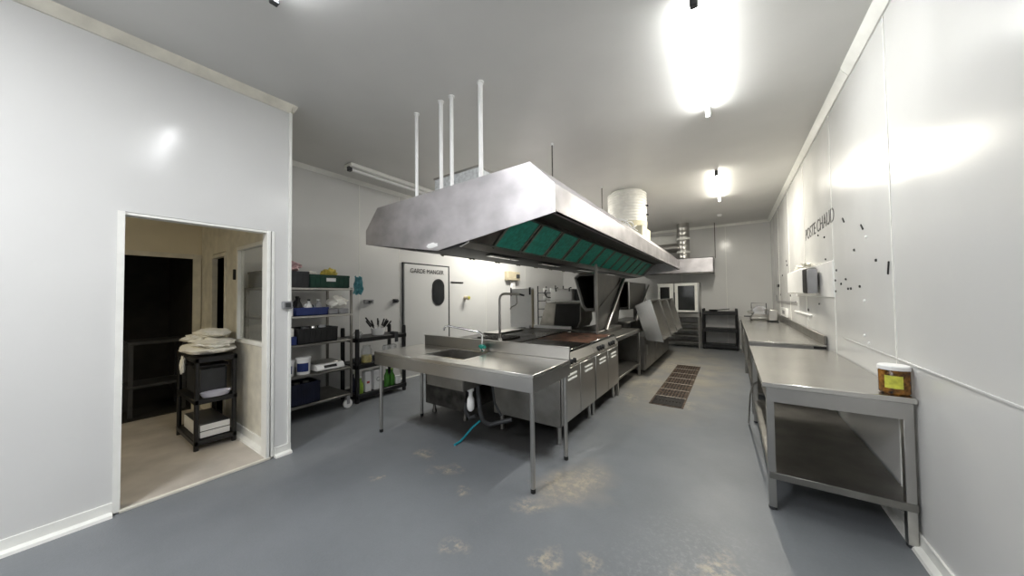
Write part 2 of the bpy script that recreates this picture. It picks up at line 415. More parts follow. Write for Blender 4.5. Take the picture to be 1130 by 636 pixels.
# opening jamb, lintel soffit trims
struct(B('trim_3', 'trim', None, XP - .11, XP + .012, 1.195, 1.225, 0.012, 2.145, bev=.004))
struct(B('trim_4', 'trim', None, XP - .11, XP + .006, 1.232, 1.26, 0.012, 2.145, bev=.004))
struct(B('trim_5', 'trim', None, XP - .105, XP - .004, .335, 1.195, 2.125, 2.144))
struct(B('trim_6', 'trim', None, XP - .11, XP + .01, .30, .335, .012, 2.145))
struct(B('trim_7', 'trim', None, XP - .008, XP + .018, 1.372, 1.395, .09, CE - .07))       # corner bead
struct(MB().prism([(XP, CE), (XP + .055, CE), (XP + .045, CE - .03), (XP + .012, CE - .075), (XP, CE - .075)], 'y', YF, 1.41).build('trim_8', 'cream'))
struct(MB().prism([(1.385, CE), (1.435, CE), (1.425, CE - .03), (1.40, CE - .075), (1.385, CE - .075)], 'x', XL, XP + .05).build('trim_9', 'cream'))
struct(MB().prism([(XR, CE), (XR - .06, CE), (XR - .05, CE - .03), (XR - .012, CE - .085), (XR, CE - .085)], 'y', YF, 3.85).build('trim_10', 'trim'))
struct(MB().prism([(XR, CE), (XR - .055, CE), (XR - .045, CE - .03), (XR - .012, CE - .075), (XR, CE - .075)], 'y', 3.87, YB).build('trim_11', 'trim'))
struct(MB().prism([(XL, CE), (XL + .05, CE), (XL + .012, CE - .06), (XL, CE - .06)], 'y', 1.43, YB).build('trim_12', 'trim'))
struct(MB().prism([(YB, CE), (YB - .05, CE), (YB - .012, CE - .06), (YB, CE - .06)], 'x', XL, XR).build('trim_13', 'trim'))
# wall base coving
def base_x(x, d, y0, y1, name, m='trim', h=.09):
    return struct(MB().prism([(x, 0), (x + d * .05, 0), (x + d * .045, .018), (x + d * .014, .03), (x + d * .012, h), (x, h)], 'y', y0, y1).build(name, m))
base_x(XP, 1, 1.262, 1.40, 'baseboard_partition'); base_x(XL, 1, 1.43, YB, 'baseboard_left'); base_x(XR, -1, YF, YB, 'baseboard_right')
base_x(XP, 1, YF, .30, 'baseboard_partition_near')
struct(MB().prism([(1.26, .012), (1.20, .012), (1.205, .03), (1.245, .045), (1.248, .12), (1.26, .12)], 'x', -4.7, XP - .11).build('baseboard_annex', 'trim'))
struct(MB().prism([(YB, 0), (YB - .04, 0), (YB - .012, .03), (YB - .01, .09), (YB, .09)], 'x', XL, XR).build('baseboard_back', 'trim'))
struct(MB().box(XP - .012, XP + .018, .33, 1.23, 0, .02, .003).build('trim_14', 'cream'))      # threshold strip
# panel joints
k = 15
for (y, wdt) in ((3.14, .012), (4.60, .006), (6.1, .01), (7.6, .01), (9.1, .01)):
    struct(B('trim_%d' % k, 'trim', None, XR - .004, XR, y - wdt / 2, y + wdt / 2, .09, CE - .09)); k += 1
struct(B('trim_%d' % k, 'wall', None, XR - .006, XR, 2.0, 4.36, 1.058, 1.07, bev=.002)); k += 1
for y in (2.95, 3.72, 6.25, 8.1):
    struct(B('trim_%d' % k, 'trim', None, XL, XL + .003, y - .005, y + .005, .09, CE - .07)); k += 1
for x in (-1.2, -.1): struct(B('trim_%d' % k, 'trim', None, x - .005, x + .005, YB - .003, YB, .09, CE - .07)); k += 1
# wall writing
lettering('lettering', 'POSTE CHAUD', (XR - .0005, 6.02, 2.225), (0, -1, .0), (0, 0, 1), 1.50, .15, 'ink', wr)
_g = lettering('lettering', 'GARDE MANGER', (XL + .05, 3.93, 1.965), (0, 1, 0), (0, 0, 1), .85, .085, 'ink', None)
gm = _g

# ------------------------------------------------------------------ pantry door
d1 = bpy.data.objects.new('door_1', None); C.objects.link(d1); d1.location = (XL, 4.36, 0); struct(d1, 'white cold pantry door with oval porthole')
B('door_leaf', 'wall', d1, XL, XL + .045, 3.80, 4.92, .02, 2.13, bev=.004)
q = MB(); q.box(XL, XL + .012, 3.775, 3.795, .0, 2.155, .002); q.box(XL, XL + .05, 4.925, 4.95, 0, 2.155, .003); q.box(XL, XL + .05, 3.775, 4.95, 2.135, 2.155, .003)
q.build('door_frame', 'dark_grey', d1)
def oval(y, z, a, h, n=24):   # stadium
    pts = []
    for i in range(n + 1): t = PI * i / n; pts.append((y + a * math.cos(t), z + h / 2 - a + a * math.sin(t)))
    for i in range(n + 1): t = PI + PI * i / n; pts.append((y + a * math.cos(t), z - h / 2 + a + a * math.sin(t)))
    return pts
pg = MB().prism(oval(4.63, 1.60, .16, .54), 'x', XL + .045, XL + .06).build('porthole_rim', 'black', d1)
MB().prism(oval(4.63, 1.60, .13, .48), 'x', XL + .06, XL + .064).build('porthole_glass', 'oven_glass', pg)
gm.parent = d1; gm.location = Vector(gm.location) - Vector(d1.location)

# ------------------------------------------------------------------ ceiling lights
GLOW = {}; AREA_GAIN = .75
def glow_mat(name, col, e, sh=TUBE_SHARE): M_[name] = mat(name, (1, 1, 1), .3, emit=(col, e * sh)); GLOW[name] = (col, e, sh); return name
glow_mat('tube_main', (.99, 1, .97), TUBE_E * .85, .5); glow_mat('tube_cross', (.97, .98, 1), TUBE_E * .5); glow_mat('tube_entry', (.97, .98, 1), TUBE_E * 2.3)
glow_mat('tube_back', (1, .95, .83), TUBE_E * 1.6, .2); glow_mat('tube_pantry', (1, .97, .88), TUBE_E * 2.2)
def tube_light(label, x, y0, y1, lit=True, along='y', group=None, glow='tube'):
    t = thing('fluorescent_light', label, 'ceiling light', (x, (y0 + y1) / 2, CE) if along == 'y' else ((y0 + y1) / 2, x, CE), group)
    def bx(a0, a1, b0, b1, z0, z1, bev=.004):
        return MB().box(*((a0, a1, b0, b1) if along == 'y' else (b0, b1, a0, a1)), z0, z1, bev)
    bx(x - .018, x + .018, y0 + .03, y1 - .03, CE - .03, CE).build('housing', 'white', t)
    for yy in (y0, y1):
        s = 1 if yy == y0 else -1
        e = bx(x - .022, x + .022, min(yy, yy + s * .045), max(yy, yy + s * .045), CE - .10, CE - .02).build('lamp_holder', 'dark_grey' if s > 0 else 'white', t)
    if along == 'y': pa, pb = (x, y0 + .04, CE - .07), (x, y1 - .04, CE - .07)
    else: pa, pb = (y0 + .04, x, CE - .07), (y1 - .04, x, CE - .07)
    MB().tube([pa, pb], .017, 8).build('tube', glow, t)
    col_, e_, sh_ = GLOW[glow]; ld = bpy.data.lights.new('lamp', 'AREA'); ld.shape = 'RECTANGLE'; ln_ = y1 - y0 - .1
    ld.size = .034 if along == 'y' else ln_; ld.size_y = ln_ if along == 'y' else .034
    ld.color = col_; ld.energy = PI * e_ * (2 * PI * .017 * ln_) * AREA_GAIN * (1 - sh_)
    lo = bpy.data.objects.new('lamp', ld); C.objects.link(lo); lo.parent = t; lo.location = (0, 0, -.092)
    return t
tube_light('lit bare tube light on the ceiling, nearest and brightest', -.155, 2.30, 3.90, glow='tube_main')
tube_light('lit bare tube light near the back wall of the ceiling', -.15, 5.86, 7.60, glow='tube_back')
tube_light('lit bare tube light hung crosswise between the camera and the hood', .79, -2.32, -.80, glow='tube_cross', along='x')
tube_light('lit bare tube light over the entrance end of the room', -2.2, -2.4, -.85, glow='tube_entry')
tube_light('lit bare tube light above the gap between hood and pantry wall', -3.85, 5.4, 6.9, glow='tube_pantry')
glow_mat('annex_fill', (1, .9, .68), TUBE_E * .62)  # added lamp out of view, only there to brighten the annex
o_ = tube_light('added unseen warm tube light that brightens the annex', -4.75, -1.9, -.8, glow='annex_fill'); o_.location.z = 2.62 + 0.0
t = thing('fluorescent_light', 'unlit white batten light on the ceiling along the left wall', 'ceiling light', (-4.47, 3.4, CE))
B('housing', 'trim', t, -4.60, -4.40, 2.45, 4.45, CE - .06, CE, bev=.01)
MB().tube([(-4.47, 2.5, CE - .085), (-4.47, 4.4, CE - .085)], .02, 12).build('tube', 'white', t)
for yy in (2.46, 4.4): B('lamp_holder', 'dark_grey', t, -4.50, -4.44, yy - .02, yy + .03, CE - .115, CE - .05, bev=.004)
tag(MB().lathe([(.055, 0), (.055, -.02), (.04, -.045), (.0, -.05)], (-.19, 9.3, CE), 20, capt=False).build('smoke_detector', 'white'), 'small round white smoke detector on the ceiling', 'detector')

# ------------------------------------------------------------------ island hood
HX0, HX1, HY0, HY1 = -3.41, -1.03, 2.07, 8.80; ZL, ZT, ZTOP, ZV = 2.10, 2.31, 2.515, 1.93; XC = (HX0 + HX1) / 2
hood = thing('extractor_hood', 'long stainless steel island hood with green filters hanging over the cookers', 'extractor hood', (XC, (HY0 + HY1) / 2, ZV))
hexp = [(HX0, ZL), (HX0, ZT - .05), (-3.19, ZTOP - .03), (-1.235, ZTOP), (HX1, ZT), (HX1, ZL), (XC - .03, ZV)]
MB().prism(hexp, 'y', HY0, HY0 + .012).build('end_panel', 'steel_hood', hood)
MB().prism(hexp, 'y', HY1 - .012, HY1).build('end_panel', 'steel_hood', hood)
q = MB()   # long skirt right and left, folded lip
for (sx, zt) in ((1, ZT), (-1, ZT - .05)):
    X = HX1 if sx > 0 else HX0
    q.box(min(X, X - sx * .012), max(X, X - sx * .012), HY0 + .012, HY1 - .012, ZL, zt)
    q.box(min(X, X - sx * .035), max(X, X - sx * .035), HY0 + .012, HY1 - .012, ZL, ZL + .012)
q.build('side_skirt', 'steel_hood', hood)
q = MB(); a, bb = HY0 + .012, HY1 - .012
q.prism([(HX1, ZT), (-1.235, ZTOP), (-1.235, ZTOP - .012), (HX1 - .012, ZT - .008)], 'y', a, bb)
q.prism([(HX0, ZT - .05), (-3.19, ZTOP - .03), (-3.19, ZTOP - .042), (HX0 + .012, ZT - .058)], 'y', a, bb)
q.prism([(-3.19, ZTOP - .03), (-1.235, ZTOP), (-1.235, ZTOP - .012), (-3.19, ZTOP - .042)], 'y', a, bb)
q.build('top_panel', 'steel_hood', hood)
q = MB()   # corner seam strip on the near end, fold marks
q.box(-1.043, -1.027, HY0 - .004, HY0, ZL, ZT); q.build('corner_seam', 'steel', hood)
MB().blobby((-2.32, HY0 - .001, 1.985), (.075, .003, .022), 4, .5, 3).build('paint_smear', 'white', hood)
# filters bank (V): right side
def filter_bank(side):
    xa, za, xb, zb = (-1.60, 2.25, -1.89, 1.965) if side > 0 else (-2.84, 2.25, -2.55, 1.965)
    y = 2.42
    n = 12; wd = (8.55 - y) / n
    for i in range(n):
        y0, y1 = y + i * wd + .045, y + (i + 1) * wd - .045
        f = MB().plate([(xa, y0, za), (xa, y1, za), (xb, y1, zb), (xb, y0, zb)], .02).build('grease_filter', 'green_filter' if side > 0 else 'steel_dark', hood)
        fm = MB()
        e_ = .004 * side
        for (ya, yb) in ((y0 - .03, y0), (y1, y1 + .03)):
            fm.plate([(xa + e_, ya, za - .004), (xa + e_, yb, za - .004), (xb + e_, yb, zb - .004), (xb + e_, ya, zb - .004)], .03)
        fm.build('filter_frame', 'filter_rim', f)
filter_bank(1); filter_bank(-1)
q = MB(); q.box(-1.62, -1.045, HY0 + .015, HY1 - .015, 2.27, 2.28); q.box(-3.39, -2.82, HY0 + .015, HY1 - .015, 2.235, 2.25)
q.box(-1.62, -1.57, HY0 + .02, HY1 - .02, 2.235, 2.27); q.box(-2.87, -2.82, HY0 + .02, HY1 - .02, 2.20, 2.24)
for y0_, y1_ in ((HY0 + .015, 2.41), (8.56, HY1 - .015)):
    q.plate([(-1.60, y0_, 2.25), (-1.60, y1_, 2.25), (-1.89, y1_, 1.965), (-1.89, y0_, 1.965)], .01)
    q.plate([(-2.84, y0_, 2.25), (-2.84, y1_, 2.25), (-2.55, y1_, 1.965), (-2.55, y0_, 1.965)], .01)
q.build('grease_gutter', 'steel_dark', hood)  # darker steel paints in the shade of the hood cavity
q = MB(); q.prism([(-2.57, 1.975), (-1.88, 1.975), (-1.95, 1.952), (-2.08, 1.93), (-2.36, 1.93), (-2.54, 1.955)], 'y', HY0 + .015, HY1 - .015)
q.build('centre_trough', 'black', hood)
MB().prism([(-1.87, 1.985), (-1.865, 1.972), (-1.97, 1.938), (-1.985, 1.95)], 'y', HY0 + .015, HY1 - .015).build('drip_channel', 'steel', hood)
q = MB()
for yy in (2.6, 3.7, 5.0, 6.4): q.box(-2.10, -2.04, yy, yy + .55, 1.915, 1.929, .004)
q.build('lamp_cover', 'chrome', hood)
# support conduits and threaded rods (hung from the ceiling, through the hood top)
def slope_top(x): return ZTOP - .03 * (-1.235 - x) / 1.955
for (x, lab, rr) in ((-2.69, 'leftmost of the four white pipes rising from the hood to the ceiling', .017), (-2.325, 'second from left of the four white pipes above the hood', .019),
                     (-2.18, 'third from left of the four white pipes above the hood', .018), (-1.82, 'rightmost of the four white pipes above the hood, nearest the steel edge', .021)):
    t = thing('conduit', lab, 'pipe', (x, 2.2, slope_top(x)), 'white pipes above the hood')
    z0 = slope_top(x)
    MB().tube([(x, 2.2, z0 + .004), (x, 2.2, CE)], rr, 14).build('pipe', 'white', t)
    MB().lathe([(rr + .012, 0), (rr + .012, .012)], (x, 2.2, CE - .012), 16).build('ceiling_rose', 'white', t)
    if x < -2.6: MB().tube([(x, 2.2, z0 + .03), (x - .09, 2.17, z0 + .028)], .010, 8).build('elbow', 'white', t)
for (x, y, lab) in ((-1.83, 3.62, 'thin dark hanger rod above the hood, right of the white pipes'), (-1.86, 5.6, 'thin dark hanger rod above the hood beside the white duct stack'),
                    (-2.42, 5.0, 'thin hanger rod behind the metal duct box on the hood')):
    t = thing('hanger_rod', lab, 'rod', (x, y, slope_top(x)), 'threaded rods holding the hood')
    MB().tube([(x, y, slope_top(x)), (x, y, CE)], .008, 8).build('rod', 'steel_dark', t)
    MB().lathe([(.016, -.03), (.016, 0)], (x, y, CE), 8).build('nut', 'white', t)

# things on the hood
t = thing('duct_box', 'galvanised rectangular duct box on top of the hood behind the white pipes', 'duct', (-2.52, 3.2, 2.505))
B('casing', 'galv', t, -2.86, -2.19, 2.60, 3.9, 2.512, 2.89, bev=.006)
q = MB(); q.box(-2.875, -2.175, 2.595, 2.61, 2.875, 2.90, .003); q.box(-2.20, -2.178, 2.61, 3.9, 2.875, 2.90, .003); q.build('flange', 'steel', t)
t = thing('round_duct', 'fat white ribbed round duct rising from the hood to the ceiling', 'duct', (-1.60, 6.3, 2.515))
cx, cy, rd = -1.60, 6.25, .335
prof = []; z = 2.83
while z < 3.36:
    prof += [(rd, z), (rd + .014, z + .006), (rd + .014, z + .03), (rd, z + .036)]; z += .052
prof += [(rd - .01, 3.38), (rd - .05, CE)]
MB().lathe(prof, (cx, cy, 0), 40).build('ribbed_sleeve', 'duct', t)
q = MB(); q.lathe([(rd + .01, 2.72), (rd + .02, 2.83)], (cx, cy, 0), 40); q.prism([(cx - .34, cy - .34), (cx + .34, cy - .34), (cx + .34, cy + .34), (cx - .34, cy + .34)], 'z', 2.518, 2.72)
q.build('duct_base', 'yellow_foil', t)
q = MB()
for zz in (2.95, 3.12): q.box(cx + .30, cx + .38, cy - .02, cy + .02, zz, zz + .025)
q.build('clamp_bolt', 'black', t)
coil = MB(); pts = []
for i in range(60):
    a = i * .42; pts.append((-1.32 + .10 * math.cos(a), 4.75 + i * .012 + .13 * math.sin(a), 2.528 + .05 * (1 + math.sin(a * 1.7)) * .8))
coil.tube(pts, .008, 6)
tag(coil.build('cable_coil', 'white'), 'loose coil of white cable on the hood beside the hanger rod', 'cable')

# rear hood with spiral duct at back wall
t = thing('extractor_hood', 'smaller box shaped steel hood over the ovens at the back wall', 'extractor hood', (-1.27, 10.1, 2.06))
q = MB(); q.box(-2.25, -.36, 9.75, 9.765, 2.06, 2.46); q.box(-.375, -.36, 9.75, YB - .02, 2.06, 2.46); q.box(-2.25, -2.235, 9.75, YB - .02, 2.06, 2.46)
q.box(-2.25, -.36, 9.75, YB - .02, 2.445, 2.46); q.build('canopy', 'steel_hood', t)
q = MB(); q.box(-2.235, -.375, 9.765, YB - .03, 2.10, 2.13); q.build('filter_panel', 'steel_dark', t)
q = MB(); q.box(-2.25, -.36, 9.735, 9.75, 2.045, 2.075); q.build('lower_lip', 'steel_dark', t)
t = thing('spiral_duct', 'shiny spiral steel duct with side branch above the rear hood', 'duct', (-1.06, 10.0, 2.46))
prof = []; z = 2.46
while z < CE - .03: prof += [(.155, z), (.158, z + .008), (.155, z + .016)]; z += .12
prof.append((.155, CE)); MB().lathe(prof, (-1.06, 9.95, 0), 28).build('vertical_pipe', 'steel', t)
MB().tube([(-1.06, 9.95, 2.78), (-1.7, 9.95, 2.78), (-1.95, 9.95, 2.70), (-2.02, 9.95, 2.5), (-2.02, 9.95, 2.46)], .13, 22).build('branch_pipe', 'steel', t)
q = MB()
for zz in (2.62, 2.98): q.lathe([(.17, zz), (.17, zz + .05)], (-1.06, 9.95, 0), 28)
q.build('joint_collar', 'trim', t)
tag(B('cable_trunking', 'trim', None, -2.6, -1.30, 10.50, YB, 2.92, 3.24, bev=.01), 'wide white boxed duct high on the back wall behind the spiral pipe', 'trunking')
tag(MB().tube([(-.335, 10.3, CE), (-.335, 10.3, 2.46)], .009, 8).build('hanger_rod', 'steel_dark'), 'thin rod from the ceiling to the corner of the rear hood', 'rod')

# ------------------------------------------------------------------ sink table
TB = thing('sink_table', 'stainless steel sink table with backsplash, in front of the cookers', 'table', (-2.28, 2.44, 0))
X0, X1, Y0, Y1, ZS = -3.30, -1.25, 2.10, 2.78, .90
sx0, sx1, sy0, sy1 = -2.66, -2.12, 2.27, 2.66
q = MB()
q.box(X0, sx0, Y0, Y1, ZS - .03, ZS, .004); q.box(sx1, X1, Y0, Y1, ZS - .03, ZS, .004); q.box(sx0, sx1, Y0, sy0, ZS - .03, ZS); q.box(sx0, sx1, sy1, Y1, ZS - .03, ZS)
q.build('table_top', 'steel_top', TB)
q = MB(); q.box(X0 + .01, X1 - .01, Y0 + .004, Y0 + .02, ZS - .14, ZS - .03); q.box(X1 - .02, X1 - .004, Y0 + .004, Y1, ZS - .14, ZS - .03); q.box(X0 + .004, X0 + .02, Y0 + .004, Y1, ZS - .14, ZS - .03)
q.box(X0 + .01, X1 - .01, Y1 - .02, Y1 - .004, ZS - .14, ZS - .03)
q.build('apron', 'steel', TB)
q = MB(); q.box(X0 + .06, X1, Y1 - .018, Y1, ZS, 1.02, .004); q.box(X0 + .06, X1, Y1 - .03, Y1, 1.012, 1.022, .003); q.build('backsplash', 'steel', TB)
q = MB(); zb = .60
q.plate([(sx0, sy0, ZS - .002), (sx0, sy1, ZS - .002), (sx0 + .02, sy1 - .02, zb), (sx0 + .02, sy0 + .02, zb)], .008)
q.plate([(sx1, sy1, ZS - .002), (sx1, sy0, ZS - .002), (sx1 - .02, sy0 + .02, zb), (sx1 - .02, sy1 - .02, zb)], .008)
q.plate([(sx1, sy0, ZS - .002), (sx0, sy0, ZS - .002), (sx0 + .02, sy0 + .02, zb), (sx1 - .02, sy0 + .02, zb)], .008)
q.plate([(sx0, sy1, ZS - .002), (sx1, sy1, ZS - .002), (sx1 - .02, sy1 - .02, zb), (sx0 + .02, sy1 - .02, zb)], .008)
q.box(sx0 + .01, sx1 - .01, sy0 + .01, sy1 - .01, zb - .008, zb)
q.build('sink_bowl', 'steel_dull', TB)
q = MB(); q.tube([(sx0, sy0, ZS), (sx1, sy0, ZS), (sx1, sy1, ZS), (sx0, sy1, ZS), (sx0, sy0, ZS)], .006, 8); q.build('sink_rim', 'chrome', TB)
MB().lathe([(.035, zb), (.035, zb + .004), (.02, zb + .005)], (-2.39, 2.46, 0), 16).build('drain_plug', 'chrome', TB)
for (x, y) in ((X0 + .04, Y0 + .06), (X1 - .03, Y0 + .03), (X0 + .04, Y1 - .05), (X1 - .03, Y1 - .06)):
    l = MB().tube([(x, y, .03), (x, y, ZS - .03)], .0185, 16).build('leg', 'steel', TB)
    MB().lathe([(.014, 0), (.020, .004), (.020, .035)], (x, y, 0), 14).build('foot', 'black', l)
q = MB(); q.tube([(-2.19, 2.45, .60), (-2.19, 2.45, .55)], .035, 14); q.lathe([(.02, .50), (.034, .47), (.038, .40), (.034, .37), (.016, .35)], (-2.19, 2.45, 0), 18)
q.tube([(-2.19, 2.45, .56), (-2.19, 2.45, .50)], .02, 12)
q.build('bottle_trap', 'white', TB)
q = MB(); q.tube([(-2.14, 2.5, .60), (-2.13, 2.52, .35), (-2.11, 2.54, .24), (-2.05, 2.58, .20), (-1.85, 2.68, .26)], .022, 10); q.tube([(-2.25, 2.46, .42), (-2.28, 2.47, .33), (-2.24, 2.49, .26), (-2.17, 2.5, .29)], .02, 10)
q.tube([(-2.05, 2.62, .62), (-2.04, 2.65, .4), (-1.98, 2.68, .27)], .012, 8)
q.build('drain_pipe', 'dark_grey', TB)
# tap
t = thing('mixer_tap', 'chrome swan neck tap with green knob standing behind the sink', 'tap', (-2.24, 2.70, .90))
MB().lathe([(.028, .901), (.028, .91), (.018, .92), (.018, .975)], (-2.24, 2.70, 0), 16).build('tap_body', 'chrome', t)
q = MB(); q.lathe([(.026, .935), (.03, .945), (.03, .965), (.024, .98)], (-2.24, 2.70, 0), 14); q.tube([(-2.24, 2.70, .955), (-2.18, 2.67, .96)], .016, 10); q.tube([(-2.24, 2.70, .955), (-2.29, 2.71, .955)], .014, 10); q.build('tap_knob', 'tap_green', t)
MB().tube([(-2.24, 2.70, .97), (-2.24, 2.70, 1.08), (-2.26, 2.69, 1.105), (-2.30, 2.68, 1.118), (-2.60, 2.56, 1.175), (-2.64, 2.545, 1.17), (-2.655, 2.54, 1.15), (-2.66, 2.54, 1.125)], .0115, 10).build('spout', 'chrome', t)
q = MB().tube([(-2.30, 2.72, .14), (-2.33, 2.62, .09), (-2.335, 2.50, .03), (-2.335, 2.44, .012), (-2.33, 2.36, .012)], .011, 10)
tag(q.build('water_hose', 'hose'), 'blue hose end lying on the floor under the sink', 'hose')

# ------------------------------------------------------------------ ranges (right row)
FX = -1.42
rg = thing('cooking_range', 'stainless cooking range nearest the sink table, two doors under knobs', 'cooker', (-1.83, 3.38, 0), 'steel cooking ranges in the right row')
q = MB(); q.box(-2.245, FX, 2.90, 3.855, .19, .76, .004); q.build('cabinet_body', 'steel_dull', rg)
q = MB(); q.prism([(-2.245, .76), (FX + .0, .76), (FX + .015, .79), (FX - .03, .885), (-2.245, .885)], 'y', 2.90, 3.855); q.build('control_panel', 'steel', rg)
q = MB(); q.box(-2.245, FX - .06, 2.91, 3.85, .885, .905, .003); gr_ = q.build('griddle_plate', 'griddle', rg)
q = MB(); q.box(FX - .05, FX - .028, 2.91, 3.85, .885, .915, .003); q.build('front_rail', 'chrome', rg)
for i in range(2):
    ya, yb = 2.92 + i * .47, 2.92 + i * .47 + .455
    dr = MB().box(FX, FX + .018, ya, yb, .21, .745, .004).build('door', 'steel', rg)
    q = MB()
    for zz in (.675, .63): q.box(FX + .018, FX + .026, ya + .12, yb - .10, zz - .011, zz + .011, .003)
    q.build('door_vent', 'trim', dr)
def knob(par, y, z=.83, r=.021):
    x = FX - .004
    k_ = MB(); k_.lathe([(r, 0), (r, .018), (r * .8, .03)], (x, y, z), 14, axis='x'); k_.box(x + .028, x + .034, y - .004, y + .004, z - r, z + r)
    return k_.build('knob', 'black', par)
for y in (3.08, 3.16, 3.24): knob(rg, y, .80, .028)
for (x, y) in ((-1.47, 2.97), (-1.47, 3.79), (-2.18, 2.97), (-2.18, 3.79)):
    MB().tube([(x, y, .0), (x, y, .20)], .022, 12).build('leg', 'steel', rg)
rg2 = thing('cooking_range', 'stainless cooking range farther from the sink table, beside the open steel counter', 'cooker', (-1.83, 4.34, 0), 'steel cooking ranges in the right row')
MB().box(-2.245, FX, 3.865, 4.82, .19, .76, .004).build('cabinet_body', 'steel_dull', rg2)
MB().prism([(-2.245, .76), (FX + .0, .76), (FX + .015, .79), (FX - .03, .885), (-2.245, .885)], 'y', 3.865, 4.82).build('control_panel', 'steel', rg2)
MB().box(-2.245, FX - .06, 3.87, 4.81, .885, .905, .003).build('griddle_plate', 'rust', rg2)
MB().box(FX - .05, FX - .028, 3.87, 4.81, .885, .915, .003).build('front_rail', 'chrome', rg2)
for i in range(2):
    ya, yb = 3.88 + i * .47, 3.88 + i * .47 + .455
    dr = MB().box(FX, FX + .018, ya, yb, .21, .745, .004).build('door', 'steel', rg2)
    q = MB()
    for zz in (.675, .63): q.box(FX + .018, FX + .026, ya + .12, yb - .10, zz - .011, zz + .011, .003)
    q.build('door_vent', 'trim', dr)
for y in (4.0, 4.09, 4.18, 4.45, 4.54, 4.63): knob(rg2, y, .82, .03)
for (x, y) in ((-1.47, 3.93), (-1.47, 4.75), (-2.18, 3.93), (-2.18, 4.75)):
    MB().tube([(x, y, .0), (x, y, .20)], .022, 12).build('leg', 'steel', rg2)

# open counter beyond the ranges
oc = thing('steel_counter', 'open steel counter with lower shelf between the ranges and the fryers', 'counter', (-1.83, 5.58, 0))
MB().box(-2.245, -1.42, 4.84, 6.32, .80, .865, .005).build('counter_top', 'steel_dull', oc)
MB().box(-2.23, -1.44, 4.86, 6.30, .20, .235, .004).build('lower_shelf', 'steel_dull', oc)
for (x, y) in ((-1.445, 4.87), (-1.445, 6.27), (-2.21, 4.87), (-2.21, 6.27)):
    MB().box(x - .022, x + .022, y - .022, y + .022, 0, .80, .003).build('leg', 'steel', oc)
MB().box(-2.24, -2.225, 4.86, 6.30, .235, .80).build('rear_panel', 'steel_dark', oc)

# upright post and the raised pan lids
tag(MB().box(-1.692, -1.66, 4.70, 4.732, .906, 1.97, .003).build('support_post', 'steel_dull'), 'upright square steel post rising from the range to the hood', 'post')
def raised_lid(label, y0, y1, x0, x1, z0, z1, slant, zb=.867, skirt=False):
    t = thing('bratt_pan', label, 'cooking pan', ((x0 + x1) / 2, (y0 + y1) / 2, .865), 'tilting pans with raised lids')
    q = MB()
    # low pan body
    q.box(x0 - .10, x1 + .03, y0 + .03, y1 - .03, zb, .94, .01); q.build('pan_body', 'steel_dark', t)
    q = MB(); th = .02                                           # hollow lid shell, opening toward the sink
    prof = [(x0, z1 - .06), (x0 + .08, z1), (x1, z1), (x1, z0 - .02), (x0 + slant + .06, z0 - .02), (x0 + slant, z0 + .05)]
    inner = [(x0 + .035, z1 - .075), (x0 + .09, z1 - .035), (x1 - .03, z1 - .035), (x1 - .03, z0 + .025), (x0 + slant + .08, z0 + .025), (x0 + slant + .035, z0 + .07)]
    b = bmesh.new(); n = len(prof)
    f0 = [b.verts.new((p[0], y0, p[1])) for p in prof]; f1 = [b.verts.new((p[0], y1, p[1])) for p in prof]
    i0 = [b.verts.new((p[0], y0, p[1])) for p in inner]; i1 = [b.verts.new((p[0], y1 - .03, p[1])) for p in inner]
    for i in range(n):
        j = (i + 1) % n
        b.faces.new((f0[i], f0[j], f1[j], f1[i])); b.faces.new((f0[i], i0[i], i0[j], f0[j])); b.faces.new((i0[i], i1[i], i1[j], i0[j]))
    b.faces.new(f1); b.faces.new(i1[::-1]); bmesh.ops.recalc_face_normals(b, faces=b.faces[:])
    q._merge(b); lid = q.build('lid', 'steel_dark', t)
    q = MB()
    for i in range(n):
        p0, p1 = prof[i], prof[(i + 1) % n]
        q.tube([(p0[0], y0 - .004, p0[1]), (p1[0], y0 - .004, p1[1])], .012, 8)
    q.build('lid_rim', 'steel', lid)
    if skirt: MB().prism([(y0 + .02, z0), (y1 + .2, z1 - .02), (y1, z1 - .02), (y1 - .2, 1.0), (y0 + .02, .95)], 'x', x1 + .001, x1 + .012).build('side_plate', 'steel_dark', t)
    q = MB(); q.tube([(x1 + .02 + .02, y0 + .35, .93), (x1 + .04, y0 + .45, 1.02), (x1 + .04, y1 + .15, z1 - .04)], .026, 10); q.build('hinge_arm', 'steel', t)
    q = MB(); q.box(x1 - .10, x1 - .02, (y0 + y1) / 2 - .05, (y0 + y1) / 2 + .05, .92, z0, .004); q.build('hinge_bracket', 'steel_dark', t)
    return t
raised_lid('dark steel pan with tall raised lid open toward the sink, beside the upright post', 4.80, 6.10, -2.06, -1.72, 1.27, 1.84, .12, .867, True)

